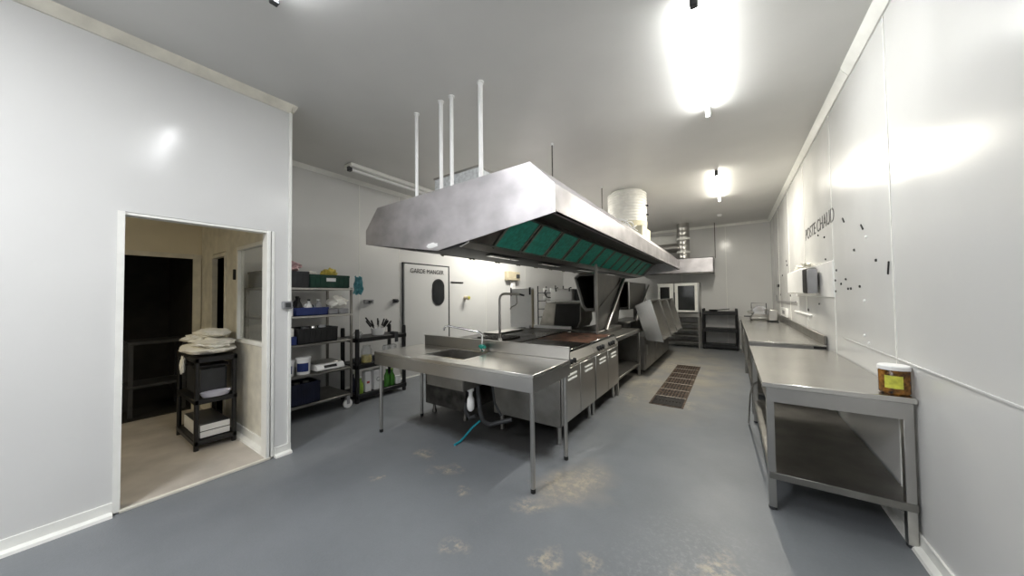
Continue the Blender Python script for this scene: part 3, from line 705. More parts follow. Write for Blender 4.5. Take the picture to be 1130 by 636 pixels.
# fryer bank with tilted hoppers
fb = thing('fryer_cabinet', 'steel fryer base cabinet standing under the three tilted trays', 'fryer', (-1.8, 7.5, 0))
MB().box(-2.20, -1.37, 6.42, 9.1, .07, .70, .006).build('cabinet_body', 'steel_dull', fb)
for i in range(3):
    dr = MB().box(-1.37, -1.355, 6.46 + i * .88, 7.30 + i * .88, .12, .66, .004).build('door', 'steel_dull', fb)
    MB().box(-1.355, -1.335, 6.50 + i * .88, 6.53 + i * .88, .35, .55, .003).build('handle', 'steel', dr)
for (x, y) in ((-1.45, 6.5), (-1.45, 9.0), (-2.1, 6.5), (-2.1, 9.0)): MB().tube([(x, y, 0), (x, y, .07)], .025, 10).build('leg', 'steel_dark', fb)
def hopper(i, lab):
    y0 = 6.30 + i * .92; y1 = y0 + .84
    t = thing('tilted_tray', lab, 'tray', (-1.4, (y0 + y1) / 2, .70), 'tilted steel trays on the fryers')
    A, Bp, Cc, D = (-1.50, 1.29), (-1.255, 1.40), (-1.05, .64), (-1.31, .66)     # x,z : back top, front top, front bottom, back bottom
    for yy in (y0, y1 - .02):
        MB().prism([A, Bp, Cc, D], 'y', yy, yy + .02).build('end_plate', 'steel_top', t)
    q = MB(); q.prism([A, D, (D[0] + .02, D[1]), (A[0] + .02, A[1] + .008)], 'y', y0 + .02, y1 - .02)
    q.prism([A, Bp, (Bp[0], Bp[1] - .015), (A[0], A[1] - .015)], 'y', y0 + .02, y1 - .02)
    q.prism([D, Cc, (Cc[0], Cc[1] + .015), (D[0], D[1] + .015)], 'y', y0 + .02, y1 - .02); q.build('tray_shell', 'steel_dull', t)
    q = MB()
    for yy in (y0, y1 - .03):
        q.prism([Bp, (Bp[0] + .03, Bp[1] + .0), (Cc[0] + .03, Cc[1]), Cc], 'y', yy, yy + .03)
    q.build('rim', 'steel_top', t)
    B('foot_bracket', 'steel', t, -1.46, -1.32, y0 + .10, y0 + .16, .702, .80)
    return t
hopper(0, 'first of three tilted steel trays over the fryers, flat end plate facing the sink')
hopper(1, 'middle of three steel trays tilted up over the fryers')
hopper(2, 'farthest of three steel trays tilted up over the fryers, next to the tall oven')
raised_lid('dark steel pan farther back with rounded raised lid, over the fryers', 6.75, 8.3, -2.10, -1.72, 1.22, 1.76, .10, .702)

# ------------------------------------------------------------------ left row of the island
lr = thing('steel_cabinet', 'dark steel base cabinet under the left part of the sink table', 'cabinet', (-2.95, 4.2, 0), None)
MB().box(-3.32, -2.62, 2.84, 5.6, .13, .885, .005).build('cabinet_body', 'steel_dark', lr)
MB().box(-3.33, -2.28, 2.84, 5.6, .885, .905, .004).build('hob_top', 'griddle', lr)
for (x, y) in ((-3.24, 2.92), (-2.70, 2.92), (-3.24, 5.5), (-2.70, 5.5)): MB().lathe([(.03, 0), (.03, .03), (.02, .05), (.02, .13)], (x, y, 0), 12).build('leg', 'steel_dark', lr)
for i, (gx, gy, lab) in enumerate(((-2.72, 3.15, 'black pan support grate on the left hob, nearest the tap'), (-2.72, 3.65, 'black pan support grate on the left hob behind the nearest one'))):
    q = MB()
    for j in range(6): q.box(gx - .23, gx + .23, gy - .2 + j * .075, gy - .188 + j * .075, .92, .935)
    for j in (-.22, 0, .21): q.box(gx + j, gx + j + .012, gy - .21, gy + .2, .907, .93)
    tag(q.build('pan_grate', 'griddle'), lab, 'grate', 'pan grates on the left hob')
tag(B('steel_plate', 'steel', None, -3.25, -2.98, 3.95, 4.7, .907, .93, bev=.004), 'plain steel cover plate lying on the left hob', 'plate')

# white splash screen
t = thing('splash_screen', 'white upright splash panel standing on the left hob behind the filler tap', 'panel', (-3.3, 5.1, .905))
MB().box(-3.56, -3.06, 5.15, 5.19, .907, 1.64, .005).build('panel', 'bright_white', t)
q = MB(); q.box(-3.54, -3.52, 5.135, 5.15, 1.50, 1.66); q.box(-3.12, -3.09, 5.135, 5.15, 1.52, 1.66); q.build('clip', 'black', t)
q = MB(); q.box(-3.15, -3.075, 5.05, 5.15, .907, .96, .004); q.box(-3.06, -2.30, 5.17, 5.2, .907, .96, .004); q.build('rail', 'white', t)
B('side_edge', 'beige', t, -3.07, -3.05, 5.14, 5.2, .91, 1.62)

# filler tap (gooseneck)
t = thing('filler_tap', 'tall steel swing pipe tap with hooked end, standing between the cooker rows', 'tap', (-2.52, 3.4, .905))
MB().tube([(-2.52, 3.4, .905), (-2.52, 3.4, 1.46), (-2.505, 3.4, 1.50), (-2.47, 3.4, 1.525), (-2.42, 3.4, 1.53), (-2.20, 3.4, 1.52)], .016, 12).build('swing_pipe', 'steel', t)
MB().tube([(-2.20, 3.4, 1.52), (-2.14, 3.4, 1.505)], .012, 10).build('handle', 'dark_grey', t)
MB().tube([(-2.25, 3.4, 1.51), (-2.245, 3.4, 1.41), (-2.27, 3.4, 1.385), (-2.33, 3.4, 1.36), (-2.35, 3.4, 1.33)], .008, 10).build('hooked_spout', 'steel_dull', t)
MB().lathe([(.03, 0), (.03, .03), (.018, .05)], (-2.52, 3.4, .905), 12).build('base_flange', 'steel', t)

# salamander / dark steel oven box, toaster, wire rack
t = thing('countertop_oven', 'slant sided steel box with dark open front behind the left hob', 'oven', (-2.75, 5.8, .86))
b = MB(); b.prism([(-3.19, .875), (-3.02, 1.36), (-2.30, 1.375), (-2.30, 1.02), (-2.36, .90)], 'y', 5.62, 6.2); b.build('casing', 'steel_dull', t)
b = MB(); b.prism([(-2.86, .885), (-2.80, 1.34), (-2.32, 1.345), (-2.33, 1.03), (-2.38, .91)], 'y', 5.606, 5.622); b.build('opening_shade', 'black', t)  # black plate stands in for the shade inside the open front
b = MB(); b.box(-3.02, -2.30, 5.60, 6.2, 1.375, 1.395, .003); b.build('top_plate', 'trim', t)
stand = MB()
for (x, y) in ((-3.1, 5.68), (-2.4, 5.68), (-3.1, 6.14), (-2.4, 6.14)): stand.box(x - .02, x + .02, y - .02, y + .02, 0, .88)
stand.box(-3.15, -2.34, 5.64, 6.18, .85, .875); stand.build('stand', 'steel_dark', t)
t = thing('toaster', 'white box toaster with two dark clips on the steel oven box', 'toaster', (-2.83, 5.9, 1.396))
B('casing', 'bright_white', t, -3.05, -2.57, 5.86, 6.12, 1.396, 1.63, bev=.015)
q = MB()
for x in (-2.92, -2.63): q.tube([(x, 5.855, 1.58), (x, 5.85, 1.64), (x + .02, 5.9, 1.655)], .012, 8)
q.build('clip', 'black', t)
q = MB().tube([(-3.04, 5.95, 1.45), (-3.15, 5.9, 1.47), (-3.21, 5.9, 1.55), (-3.17, 5.9, 1.62)], .014, 8); q.build('cord', 'black', t)
tag(MB().box(-2.54, -2.36, 5.9, 6.1, 1.396, 1.62, .01).box(-2.5, -2.40, 5.93, 6.05, 1.62, 1.64, .004).build('coffee_canister', 'dark_grey'), 'dark canister beside the white toaster', 'canister')
t = thing('wire_rack', 'dark wire storage rack holding white cups beside the white splash panel', 'rack', (-3.5, 6.5, 0))
q = MB()
for x in (-3.62, -3.18):
    for y in (6.35, 6.75): q.tube([(x, y, 0), (x, y, 1.72)], .014, 8)
q.build('frame', 'dark_grey', t)
for z in (1.02, 1.20, 1.38, 1.56):
    q = MB(); q.box(-3.62, -3.18, 6.33, 6.36, z - .008, z + .008); q.box(-3.62, -3.18, 6.74, 6.77, z - .008, z + .008)
    for j in range(9): q.box(-3.62 + j * .054, -3.612 + j * .054, 6.35, 6.75, z - .004, z + .004)
    q.build('wire_shelf', 'dark_grey', t)
for (x, z, lab) in ((-3.48, 1.57, 'white cup on the top wires of the rack, left'), (-3.30, 1.57, 'white cup on the top wires of the rack, right'), (-3.48, 1.39, 'white cup on the second wires of the rack, left'),
                    (-3.30, 1.39, 'white cup on the second wires of the rack, right'), (-3.38, 1.21, 'white cup on the third wires of the rack')):
    tag(MB().lathe([(.04, 0), (.055, .02), (.06, .10), (.052, .10), (.045, .02)], (x, 6.45, z - .004), 16, capt=False).build('cup', 'white'), lab, 'cup', 'cups on the wire rack')

# ------------------------------------------------------------------ combi oven at the back
t = thing('combi_oven', 'tall stainless combi oven with glass door on a rack stand at the back wall', 'oven', (-1.24, 10.3, 0))
MB().box(-1.76, -.72, 10.12, 10.68, .98, 1.82, .01).build('oven_body', 'steel', t)
dr = MB().box(-1.32, -.76, 10.09, 10.12, 1.00, 1.80, .005).build('door', 'trim', t)
MB().box(-1.24, -.83, 10.08, 10.09, 1.05, 1.73, .005).build('door_window', 'oven_glass', dr)
MB().box(-1.335, -1.31, 10.03, 10.06, 1.1, 1.55, .005).build('handle', 'black', dr)
cp = MB().box(-1.76, -1.36, 10.09, 10.12, 1.0, 1.80, .005).build('control_panel', 'trim', t)
MB().box(-1.70, -1.45, 10.08, 10.09, 1.30, 1.70, .01).build('display', 'black', cp)
q = MB()
for (x, y) in ((-1.73, 10.15), (-.75, 10.15), (-1.73, 10.64), (-.75, 10.64)): q.box(x - .02, x + .02, y - .02, y + .02, 0, .98)
q.build('stand_frame', 'steel_dull', t)
MB().box(-1.76, -.72, 10.12, 10.66, .86, .97, .004).build('drip_drawer', 'steel_dull', t)
for z in (.15, .32, .49, .66):
    MB().box(-1.70, -.78, 10.14, 10.62, z, z + .025, .003).build('oven_rack', 'steel_dull', t)
# black shelf trolley at back
def black_shelves(label, x0, x1, y0, y1, levels, post_top, group=None, th=.07, axis='x', post=.03, matname='black'):
    t = thing('shelving_unit', label, 'shelving unit', ((x0 + x1) / 2, (y0 + y1) / 2, 0), group)
    for (x, y) in ((x0 + post, y0 + post), (x1 - post, y0 + post), (x0 + post, y1 - post), (x1 - post, y1 - post)):
        MB().lathe([(post * .9, 0), (post, .01), (post, post_top - .03), (post * .85, post_top)], (x, y, 0), 14).build('post', matname, t)
    for z in levels:
        q = MB(); q.box(x0, x1, y0, y0 + .035, z - th, z - .01, .006); q.box(x0, x1, y1 - .035, y1, z - th, z - .01, .006); q.box(x0, x0 + .035, y0, y1, z - th, z - .01, .006); q.box(x1 - .035, x1, y0, y1, z - th, z - .01, .006)
        q.box(x0 + .03, x1 - .03, y0 + .03, y1 - .03, z - .025, z - .01)
        q.build('shelf', matname, t)
    return t
black_shelves('black plastic two tier shelving unit against the back wall beside the oven', -.68, .13, 10.22, 10.66, (1.03, .57, .14), 1.09, th=.10)
t = thing('frying_pan', 'black frying pan lying on the black shelving unit by the back wall', 'pan', (-.42, 10.4, 1.022))
MB().lathe([(.09, 0), (.12, .04), (.115, .04), (.087, .006)], (-.42, 10.42, 1.022), 24, capt=False).build('pan_bowl', 'black', t)
MB().tube([(-.31, 10.41, 1.055), (-.05, 10.36, 1.085)], .012, 8).build('handle', 'black', t)

# ------------------------------------------------------------------ right benches
nb = thing('steel_worktable', 'long stainless worktable with lower shelf along the right wall, nearest', 'worktable', (.52, 3.8, 0))
MB().box(.16, .872, 2.85, 4.74, .845, .88, .004).build('table_top', 'steel_top', nb)
q = MB(); q.box(.185, .86, 2.87, 2.885, .745, .845); q.box(.185, .20, 2.885, 4.72, .745, .845); q.build('apron', 'steel', nb)
q = MB(); q.box(.19, .865, 2.87, 4.72, .245, .262); q.box(.19, .865, 2.868, 2.885, .215, .262, .003); q.box(.188, .202, 2.885, 4.72, .215, .262, .003); q.build('lower_shelf', 'steel_dull', nb)
for (x, y) in ((.205, 2.895), (.84, 2.895), (.205, 4.69), (.84, 4.69)):
    l = MB().box(x - .022, x + .022, y - .022, y + .022, .02, .845, .003).build('leg', 'steel', nb)
    MB().lathe([(.02, 0), (.024, .004), (.024, .02)], (x, y, 0), 12).build('foot', 'dark_grey', l)
q = MB(); q.tube([(.13, 4.60, .012), (.13, 3.95, .50), (.135, 3.75, .60), (.14, 3.6, .68), (.17, 3.55, .72)], .008, 8)
tag(q.build('power_cord', 'steel_dull'), 'grey cable sagging below the near worktable edge', 'cable')
fbn = thing('steel_worktable', 'stainless worktable with raised rear edge along the right wall, beyond the nearest one', 'worktable', (.52, 7.6, 0))
MB().box(.165, .872, 4.97, 10.1, .885, .91, .004).build('table_top', 'steel_top', fbn)
q = MB(); q.box(.17, .87, 4.975, 4.99, .85, .885); q.box(.18, .195, 4.99, 10.08, .80, .885); q.build('apron', 'steel', fbn)
q = MB(); q.box(.848, .872, 4.97, 10.1, .91, 1.01, .004); q.build('backsplash', 'steel_dull', fbn)
MB().box(.76, .868, 4.972, 5.05, .858, .884).build('end_socket', 'black', fbn)
MB().box(.20, .86, 5.0, 10.05, .25, .27).build('lower_shelf', 'steel_dull', fbn)
for (x, y) in ((.205, 5.03), (.83, 5.03), (.205, 7.5), (.83, 7.5), (.205, 10.03), (.83, 10.03)):
    MB().box(x - .022, x + .022, y - .022, y + .022, 0, .885, .003).build('leg', 'steel_dull', fbn)
# olive jar
t = thing('olive_jar', 'round jar of brown olives with white lid and yellow label on the worktable', 'jar', (.797, 2.94, .88))
MB().lathe([(.058, .881), (.066, .890), (.066, 1.015), (.058, 1.027)], (.808, 2.94, 0), 28).build('jar_contents', 'olive', t)
MB().lathe([(.060, 1.025), (.069, 1.027), (.069, 1.048), (.064, 1.053)], (.808, 2.94, 0), 28).build('lid', 'white', t)
b = bmesh.new(); n = 12
va = [b.verts.new((.808 + .0675 * math.cos(a), 2.94 + .0675 * math.sin(a), z)) for z in (.92, .995) for a in [math.radians(-140 + i * 6) for i in range(n)]]
for i in range(n - 1): b.faces.new((va[i], va[i + 1], va[n + i + 1], va[n + i]))
q = MB(); q._merge(b); q.build('label', 'label_y', t)
# slicer
t = thing('meat_slicer', 'stainless slicing machine on the far worktable', 'slicer', (.45, 8.9, .91))
q = MB(); q.box(.33, .72, 8.75, 9.15, .93, 1.0, .02); q.box(.36, .66, 8.85, 9.1, 1.0, 1.16, .03); q.build('machine_body', 'steel', t)
MB().lathe([(.13, 0), (.13, .02), (.03, .03)], (.50, 8.72, 1.10), 28, axis='y').build('blade', 'chrome', t)
q = MB(); q.box(.29, .40, 8.7, 9.0, 1.06, 1.10, .008); q.box(.36, .64, 8.64, 8.66, .99, 1.05, .004); q.build('carriage', 'steel_dull', t)
q = MB(); q.tube([(.22, 8.85, .99), (.33, 8.85, .99)], .014, 8); q.tube([(.36, 8.9, 1.16), (.36, 8.9, 1.28), (.62, 8.9, 1.28), (.62, 8.9, 1.16)], .008, 8); q.build('handle', 'dark_grey', t)
q = MB(); [q.lathe([(.018, .911), (.022, .93)], (x, y, 0), 10) for (x, y) in ((.36, 8.8), (.69, 8.8), (.36, 9.1), (.69, 9.1))]; q.build('foot', 'black', t)
t = thing('food_mixer', 'small steel machine with dark base next to the slicer, near the wall', 'appliance', (.68, 8.3, .91))
q = MB(); q.box(.60, .76, 8.25, 8.45, .93, 1.17, .02); q.build('casing', 'steel', t); B('base', 'black', t, .59, .77, 8.24, 8.46, .91, .93)

# ------------------------------------------------------------------ right wall fittings
t = thing('towel_dispenser', 'white paper towel dispenser box with dark slot on the right wall', 'dispenser', (.79, 6.1, 1.48))
B('casing', 'white', t, .745, XR, 5.42, 6.72, 1.49, 1.81, bev=.012)
B('dark_slot', 'black', t, .742, .84, 5.16, 5.40, 1.49, 1.79, bev=.01)
B('side_cover', 'grey', t, .748, .84, 5.12, 5.155, 1.49, 1.78, bev=.01)
B('mount_plate', 'white', t, XR - .012, XR, 4.60, 6.9, 1.45, 1.83, bev=.003)
tag(MB().blobby((.81, 5.9, 1.85), (.05, .50, .04), 3, .5, 3, 2.5, flat=1.812).build('cleaning_cloth', 'paper'), 'crumpled white cloth on top of the towel dispenser', 'cloth')
t = thing('wall_socket', 'white double socket on the right wall above the far worktable', 'socket', (XR, 8.4, 1.02))
B('plate', 'white', t, XR - .03, XR, 7.95, 8.75, 1.03, 1.20, bev=.006); B('outlet', 'grey', t, XR - .034, XR - .03, 8.2, 8.5, 1.08, 1.15)
tag(B('conduit', 'white', None, XR - .02, XR, 5.75, 7.1, 1.185, 1.205, bev=.004), 'short white cable duct on the right wall under the dispenser', 'conduit')
q = MB().tube([(XR - .02, 9.6, 1.45), (XR - .02, 9.58, 1.32), (XR - .02, 6.9, 1.35)], .01, 8)
tag(q.build('cable', 'grey'), 'thin grey cable running along the right wall to the dispenser', 'cable')
dots = [((5.25, 2.185), 'd', 'beneath the letters of the wall writing, left of the pair'), ((4.95, 2.12), 'd', 'beneath the letters of the wall writing, right of the pair'),
        ((4.20, 2.17), 'l', 'slanted, right of the wall writing'), ((3.70, 2.02), 'l', 'slanted, upper right near the panel joint'), ((3.62, 1.93), 'w', 'just below the slanted mark near the panel joint'),
        ((3.92, 1.86), 'd', 'lower left of the slanted marks'), ((3.43, 1.73), 'd', 'left of the tall thin black mark'), ((3.21, 1.66), 't', 'tall thin black mark by the panel joint'),
        ((7.95, 2.10), 'd', 'far left, above the dispenser, upper one'), ((7.9, 2.02), 'd', 'far left, above the dispenser, lower one'), ((8.6, 1.86), 'd', 'left of the dispenser, small and high'),
        ((4.93, 1.87), 'd', 'right above the dark slot of the dispenser'), ((4.5, 1.72), 'd', 'right of the dispenser top'), ((4.55, 1.62), 'd', 'right of the dispenser, upper of a vertical pair'),
        ((4.55, 1.51), 'd', 'right of the dispenser, lower of a vertical pair'), ((4.35, 1.58), 'd', 'midway between the dispenser and the right group'), ((4.19, 1.62), 'd', 'top of the right group of marks'),
        ((4.13, 1.53), 'd', 'left of the close pair in the right group'), ((4.05, 1.53), 'd', 'right of the close pair in the right group'), ((3.81, 1.545), 'd', 'rightmost of the middle row'),
        ((3.71, 1.43), 'w', 'below the middle row of marks'), ((3.74, 1.15), 'w', 'low on the wall, upper one'), ((3.64, 1.06 + .04), 'w', 'low on the wall, lower one'),
        ((9.3, 1.66), 'b', 'at far left beside the dispenser, biggest'), ((9.0, 1.46), 'd', 'at far left below the biggest one'), ((7.6, 1.45), 'd', 'under the left edge of the dispenser'),
        ((6.0, 1.26), 'd', 'below the dispenser, left one'), ((5.32, 1.36), 'd', 'below the dispenser, right one')]
for (y, z), kd, where in dots:
    m_ = 'white' if kd == 'w' else 'ink'
    q = MB()
    if kd in 'dw': q.lathe([(.012 if y < 6 else .022, 0), (.010 if y < 6 else .018, -.008)], (XR, y, z), 10, axis='x')
    elif kd == 'b': q.obox((XR - .01, y, z), (.02, .30, .06), Matrix.Identity(3), .005)
    elif kd == 'l': q.obox((XR - .004, y, z), (.008, .065, .014), Matrix.Rotation(.75, 3, 'X'), .002)
    else: q.obox((XR - .004, y, z), (.008, .010, .09), Matrix.Rotation(.25, 3, 'X'), .002)
    o = q.build('wall_plug', m_)
    tag(o, ('white' if kd == 'w' else 'black') + ' wall plug, ' + where, 'wall plug', 'plugs and marks on the right wall')

# ------------------------------------------------------------------ left wall fittings
tag(B('sign_strip', 'black', None, XL, XL + .012, 5.04, 5.42, 1.80, 1.83), 'narrow black strip on the wall right of the pantry door', 'sign')
t = thing('door_release', 'round cream release knob sticking out of the wall right of the pantry door', 'knob', (XL, 5.5, 1.44))
MB().lathe([(.045, 0), (.045, .03), (.03, .05), (.03, .09), (.05, .10), (.05, .125)], (XL, 5.48, 1.47), 18, axis='x').build('base', 'beige', t)
MB().lathe([(.03, .125), (.03, .14)], (XL, 5.48, 1.47), 14, axis='x').build('button', 'label_y', t)
t = thing('junction_box', 'cream electrical box with a pipe on the left wall, just under the hood', 'electrical box', (XL, 7.5, 1.6))
B('casing', 'beige', t, XL, XL + .12, 7.05, 7.65, 1.93, 2.17, bev=.012)
B('pipe', 'white', t, XL, XL + .06, 7.30, 7.50, 1.40, 1.93, bev=.02); B('switch', 'dark_grey', t, XL + .12, XL + .14, 7.45, 7.6, 2.0, 2.1)
for (y, lab, wd) in ((3.10, 'grey wall socket left of the pantry door, farther left', .085), (3.62, 'dark wall bracket next to the pantry door', .05)):
    t = thing('wall_bracket', lab, 'wall fitting', (XL, y, 1.4))
    B('plate', 'grey' if wd > .06 else 'dark_grey', t, XL, XL + .05, y - wd, y + wd, 1.40, 1.47, bev=.01)
    B('arm', 'dark_grey', t, XL + .05, XL + .09, y - .02, y + .03, 1.42, 1.45, bev=.004)
t = thing('light_switch', 'grey switch box on the white partition corner', 'switch', (XP, 1.355, 1.40))
B('casing', 'grey', t, XP, XP + .045, 1.315, 1.40, 1.40, 1.475, bev=.008); B('rocker', 'dark_grey', t, XP + .045, XP + .05, 1.335, 1.38, 1.415, 1.46)
tag(B('switch_plate', 'white', None, XP - .06, XP - .005, 1.39, 1.402, 1.32, 1.46, bev=.003), 'white plate on the end face of the partition beside the grey switch', 'switch')

# ------------------------------------------------------------------ rolling rack
rk = thing('storage_rack', 'grey steel five tier rack on wheels behind the glass partition', 'rack', (-4.66, 1.94, 0))
RX0, RX1, RY0, RY1 = -5.02, -4.34, 1.44, 2.44; LV = (.195, .555, .935, 1.285, 1.635)
for z in LV:
    MB().box(RX0, RX1, RY0, RY1, z - .028, z - .001, .003).build('shelf', 'steel_dull' if z < 1.2 else 'steel', rk)
for (x, y) in ((RX0, RY0), (RX1, RY0), (RX0, RY1), (RX1, RY1)):
    sx = 1 if x == RX0 else -1; sy = 1 if y == RY0 else -1
    MB().box(min(x, x + sx * .03) - (.004 if sx > 0 else -.004), max(x, x + sx * .03), min(y, y + sy * .035) + (-.006 if sy > 0 else .006), max(y, y + sy * .035), .14, 1.64, .003).build('post', 'steel_dull', rk)
    w_ = MB().lathe([(.025, -.018), (.055, -.018), (.06, -.01), (.06, .01), (.055, .018), (.025, .018)], (x + sx * .02, y - sy * .10 + sy * .16, .06), 20, axis='x').build('caster', 'white', rk)
    MB().box(x + sx * .02 - .025, x + sx * .02 + .025, y + sy * .06 - .02, y + sy * .06 + .02, .06, .165).build('caster_fork', 'grey', w_)

def crate(label, x0, x1, y0, y1, z, h, m, group='crates on the steel rack', slots=True):
    t = thing('crate', label, 'crate', ((x0 + x1) / 2, (y0 + y1) / 2, z), group); th = .012
    q = MB(); q.box(x0, x1, y0, y1, z, z + .012)
    q.box(x0, x0 + th, y0, y1, z, z + h, .002); q.box(x1 - th, x1, y0, y1, z, z + h, .002); q.box(x0, x1, y0, y0 + th, z, z + h, .002); q.box(x0, x1, y1 - th, y1, z, z + h, .002)
    if slots:
        n = int((y1 - y0) / .06)
        for j in range(n + 1): yy = y0 + (y1 - y0) * j / n; q.box(x1 - .002, x1 + .006, yy - .005, yy + .005, z + .01, z + h - .03)
    q.build('crate_body', m, t)
    q = MB(); q.box(x0 - .008, x1 + .008, y0 - .008, y0 + .012, z + h - .03, z + h); q.box(x0 - .008, x1 + .008, y1 - .012, y1 + .008, z + h - .03, z + h); q.box(x1 - .008, x1 + .010, y0, y1, z + h - .03, z + h); q.box(x0 - .008, x0 + .008, y0, y1, z + h - .03, z + h)
    q.build('rim', m, t); return t
Z5, Z4, Z3, Z2, Z1 = LV[4], LV[3], LV[2], LV[1], LV[0]
crate('dark grey crate on the top tier of the steel rack', -4.98, -4.38, 1.46, 1.89, Z5, .20, 'dark_grey')
gc = crate('dark green crate with white printed panel on the top tier of the steel rack', -4.80, -4.37, 1.91, 2.40, Z5, .17, 'green_crate')
B('printed_panel', 'white', gc, -4.366, -4.362, 2.10, 2.22, Z5 + .085, Z5 + .13)
tag(MB().blobby((-4.56, 1.73, Z5 + .262), (.15, .135, .085), 5, .4, 4, 2.0, flat=Z5 + .204).build('plastic_bag', 'pink'), 'pinkish plastic bag bulging out of the dark grey crate', 'bag')
tag(MB().blobby((-4.6, 2.02, Z5 + .18), (.08, .06, .05), 8, .4, 3, 2.5, flat=Z5 + .10).build('plastic_bag', 'paper'), 'white packet at the left end of the green crate', 'bag')
tag(MB().blobby((-4.55, 2.22, Z5 + .18), (.09, .10, .085), 2, .5, 4, 2.8, flat=Z5 + .10).build('packet', 'yellow'), 'yellow packet sticking out of the green crate', 'packet')
q = MB(); q.blobby((-4.36, 2.53, Z5 + .06), (.04, .07, .115), 6, .2, 3, 1.8); q.tube([(-4.36, 2.57, Z5 + .06), (-4.36, 2.61, Z5 + .02)], .012, 6)
q = MB(); b = bmesh.new(); nu, nv = 10, 12; gr = []
for i in range(nu + 1):
    for j in range(nv + 1):
        y_ = 2.455 + .125 * i / nu; z_ = Z5 + .165 - .25 * j / nv + .012 * math.sin(i * 1.3)
        gr.append(b.verts.new((-4.335 + .018 * math.sin(i * 1.7 + j * .5) + .010 * math.cos(j * 1.4), y_ + .008 * math.sin(j * .9), z_)))
for i in range(nu):
    for j in range(nv): b.faces.new((gr[i * (nv + 1) + j], gr[(i + 1) * (nv + 1) + j], gr[(i + 1) * (nv + 1) + j + 1], gr[i * (nv + 1) + j + 1]))
r_ = bmesh.ops.solidify(b, geom=b.faces[:], thickness=-.03); bmesh.ops.recalc_face_normals(b, faces=b.faces[:]); q._merge(b)
tag(q.build('shopping_bag', 'teal'), 'teal bag hanging at the upper right corner of the steel rack', 'bag')
crate('low blue crate full of bottles on the second tier of the steel rack', -4.75, -4.37, 1.74, 2.125, Z4, .10, 'blue_crate', slots=False)
def jug(x, y, z, h, r, m, lab, cap='black'):
    t = thing('jug', lab, 'jug', (x, y, z), 'jugs on the steel rack')
    MB().lathe([(r * .9, 0), (r, .01), (r, h * .55), (r * .8, h * .72), (r * .35, h * .88), (r * .35, h)], (x, y, z), 18).build('jug_body', m, t)
    MB().lathe([(r * .42, h), (r * .42, h + .02)], (x, y, z), 12).build('cap', cap, t)
    MB().tube([(x + .01, y - r * .9, z + h * .35), (x + .02, y - r * 1.35, z + h * .45), (x + .02, y - r * 1.25, z + h * .7), (x + .01, y - r * .6, z + h * .78)], .009, 8).build('handle', m, t)
zc = Z4 + .013
jug(-4.46, 1.815, zc, .19, .04, 'black', 'black jug at the left end of the low blue crate', 'black')
jug(-4.45, 1.925, zc, .17, .04, 'white', 'white jug in the low blue crate, left of the grey one', 'dark_grey')
jug(-4.45, 2.04, zc, .17, .045, 'grey', 'grey jug in the low blue crate', 'white')
jug(-4.62, 1.86, zc, .21, .055, 'dark_grey', 'dark tall jug behind the white one in the blue crate')
jug(-4.62, 2.05, zc, .10, .035, 'black', 'small black bottle at the right end of the blue crate')
for i, (y, lab) in enumerate(((2.20, 'clear grey tub on the second rack tier, left of two'), (2.345, 'clear grey tub on the second rack tier, right of two'))):
    tag(MB().box(-4.60, -4.38, y - .065, y + .065, Z4, Z4 + .075, .012).build('plastic_tub', 'grey'), lab, 'tub', 'grey tubs on the steel rack')
tag(MB().blobby((-4.48, 2.30, Z4 + .155), (.10, .12, .085), 9, .4, 3, 2.4, flat=Z4 + .076).build('plastic_bag', 'paper'), 'pale crumpled bag of utensils on the grey tubs', 'bag')
tag(MB().box(-4.48, -4.39, 1.67, 1.725, Z4, Z4 + .12, .004).build('carton', 'white'), 'white carton left of the low blue crate', 'carton')
crate('black crate on the middle tier of the steel rack', -4.75, -4.37, 1.78, 2.24, Z3, .19, 'black')
for i, (y, m_, lab) in enumerate(((1.88, 'dark_grey', 'dark tin standing in the black crate, left'), (1.98, 'steel', 'silver tin standing in the black crate, middle'), (2.09, 'grey', 'grey tin standing in the black crate, right'))):
    tag(MB().lathe([(.04, 0), (.042, .005), (.042, .19), (.035, .20)], (-4.45, y, Z3 + .013), 18).build('tin', m_), lab, 'tin', 'tins in the black crate')
tag(MB().box(-4.56, -4.45, 1.66, 1.76, Z3, Z3 + .20, .006).build('carton', 'paper'), 'pale carton at the left of the middle rack tier', 'carton')
tag(MB().box(-4.44, -4.38, 1.69, 1.765, Z3, Z3 + .10, .006).build('carton', 'blue_crate'), 'small blue carton left of the black crate', 'carton')
def tub(x, y, z, r, h, lab):
    t = thing('bucket', lab, 'bucket', (x, y, z), 'white buckets on the steel rack')
    MB().lathe([(r * .88, 0), (r, h)], (x, y, z), 26).build('bucket_body', 'white', t)
    MB().lathe([(r * 1.07, h), (r * 1.07, h + .018), (r * .9, h + .022)], (x, y, z), 26).build('lid', 'white', t)
    b = bmesh.new(); vs_ = [b.verts.new((x + r * .985 * math.cos(a), y + r * .985 * math.sin(a), z + hh)) for hh in (h * .2, h * .75) for a in [math.radians(-80 + i * 10) for i in range(11)]]
    for i in range(10): b.faces.new((vs_[i], vs_[i + 1], vs_[12 + i], vs_[11 + i]))
    q = MB(); q._merge(b); q.build('label', 'blue_crate', t)
tub(-4.47, 1.70, Z2, .07, .17, 'white bucket at the left of the fourth rack tier')
tub(-4.46, 1.87, Z2, .08, .19, 'white bucket with blue label beside the kitchen scale')
t = thing('kitchen_scale', 'flat white kitchen scale with dark display on the fourth rack tier', 'scale', (-4.5, 2.16, Z2))
MB().prism([(-4.70, Z2 + .012), (-4.37, Z2 + .012), (-4.36, Z2 + .03), (-4.40, Z2 + .085), (-4.70, Z2 + .085)], 'y', 1.99, 2.34).build('scale_body', 'white', t)
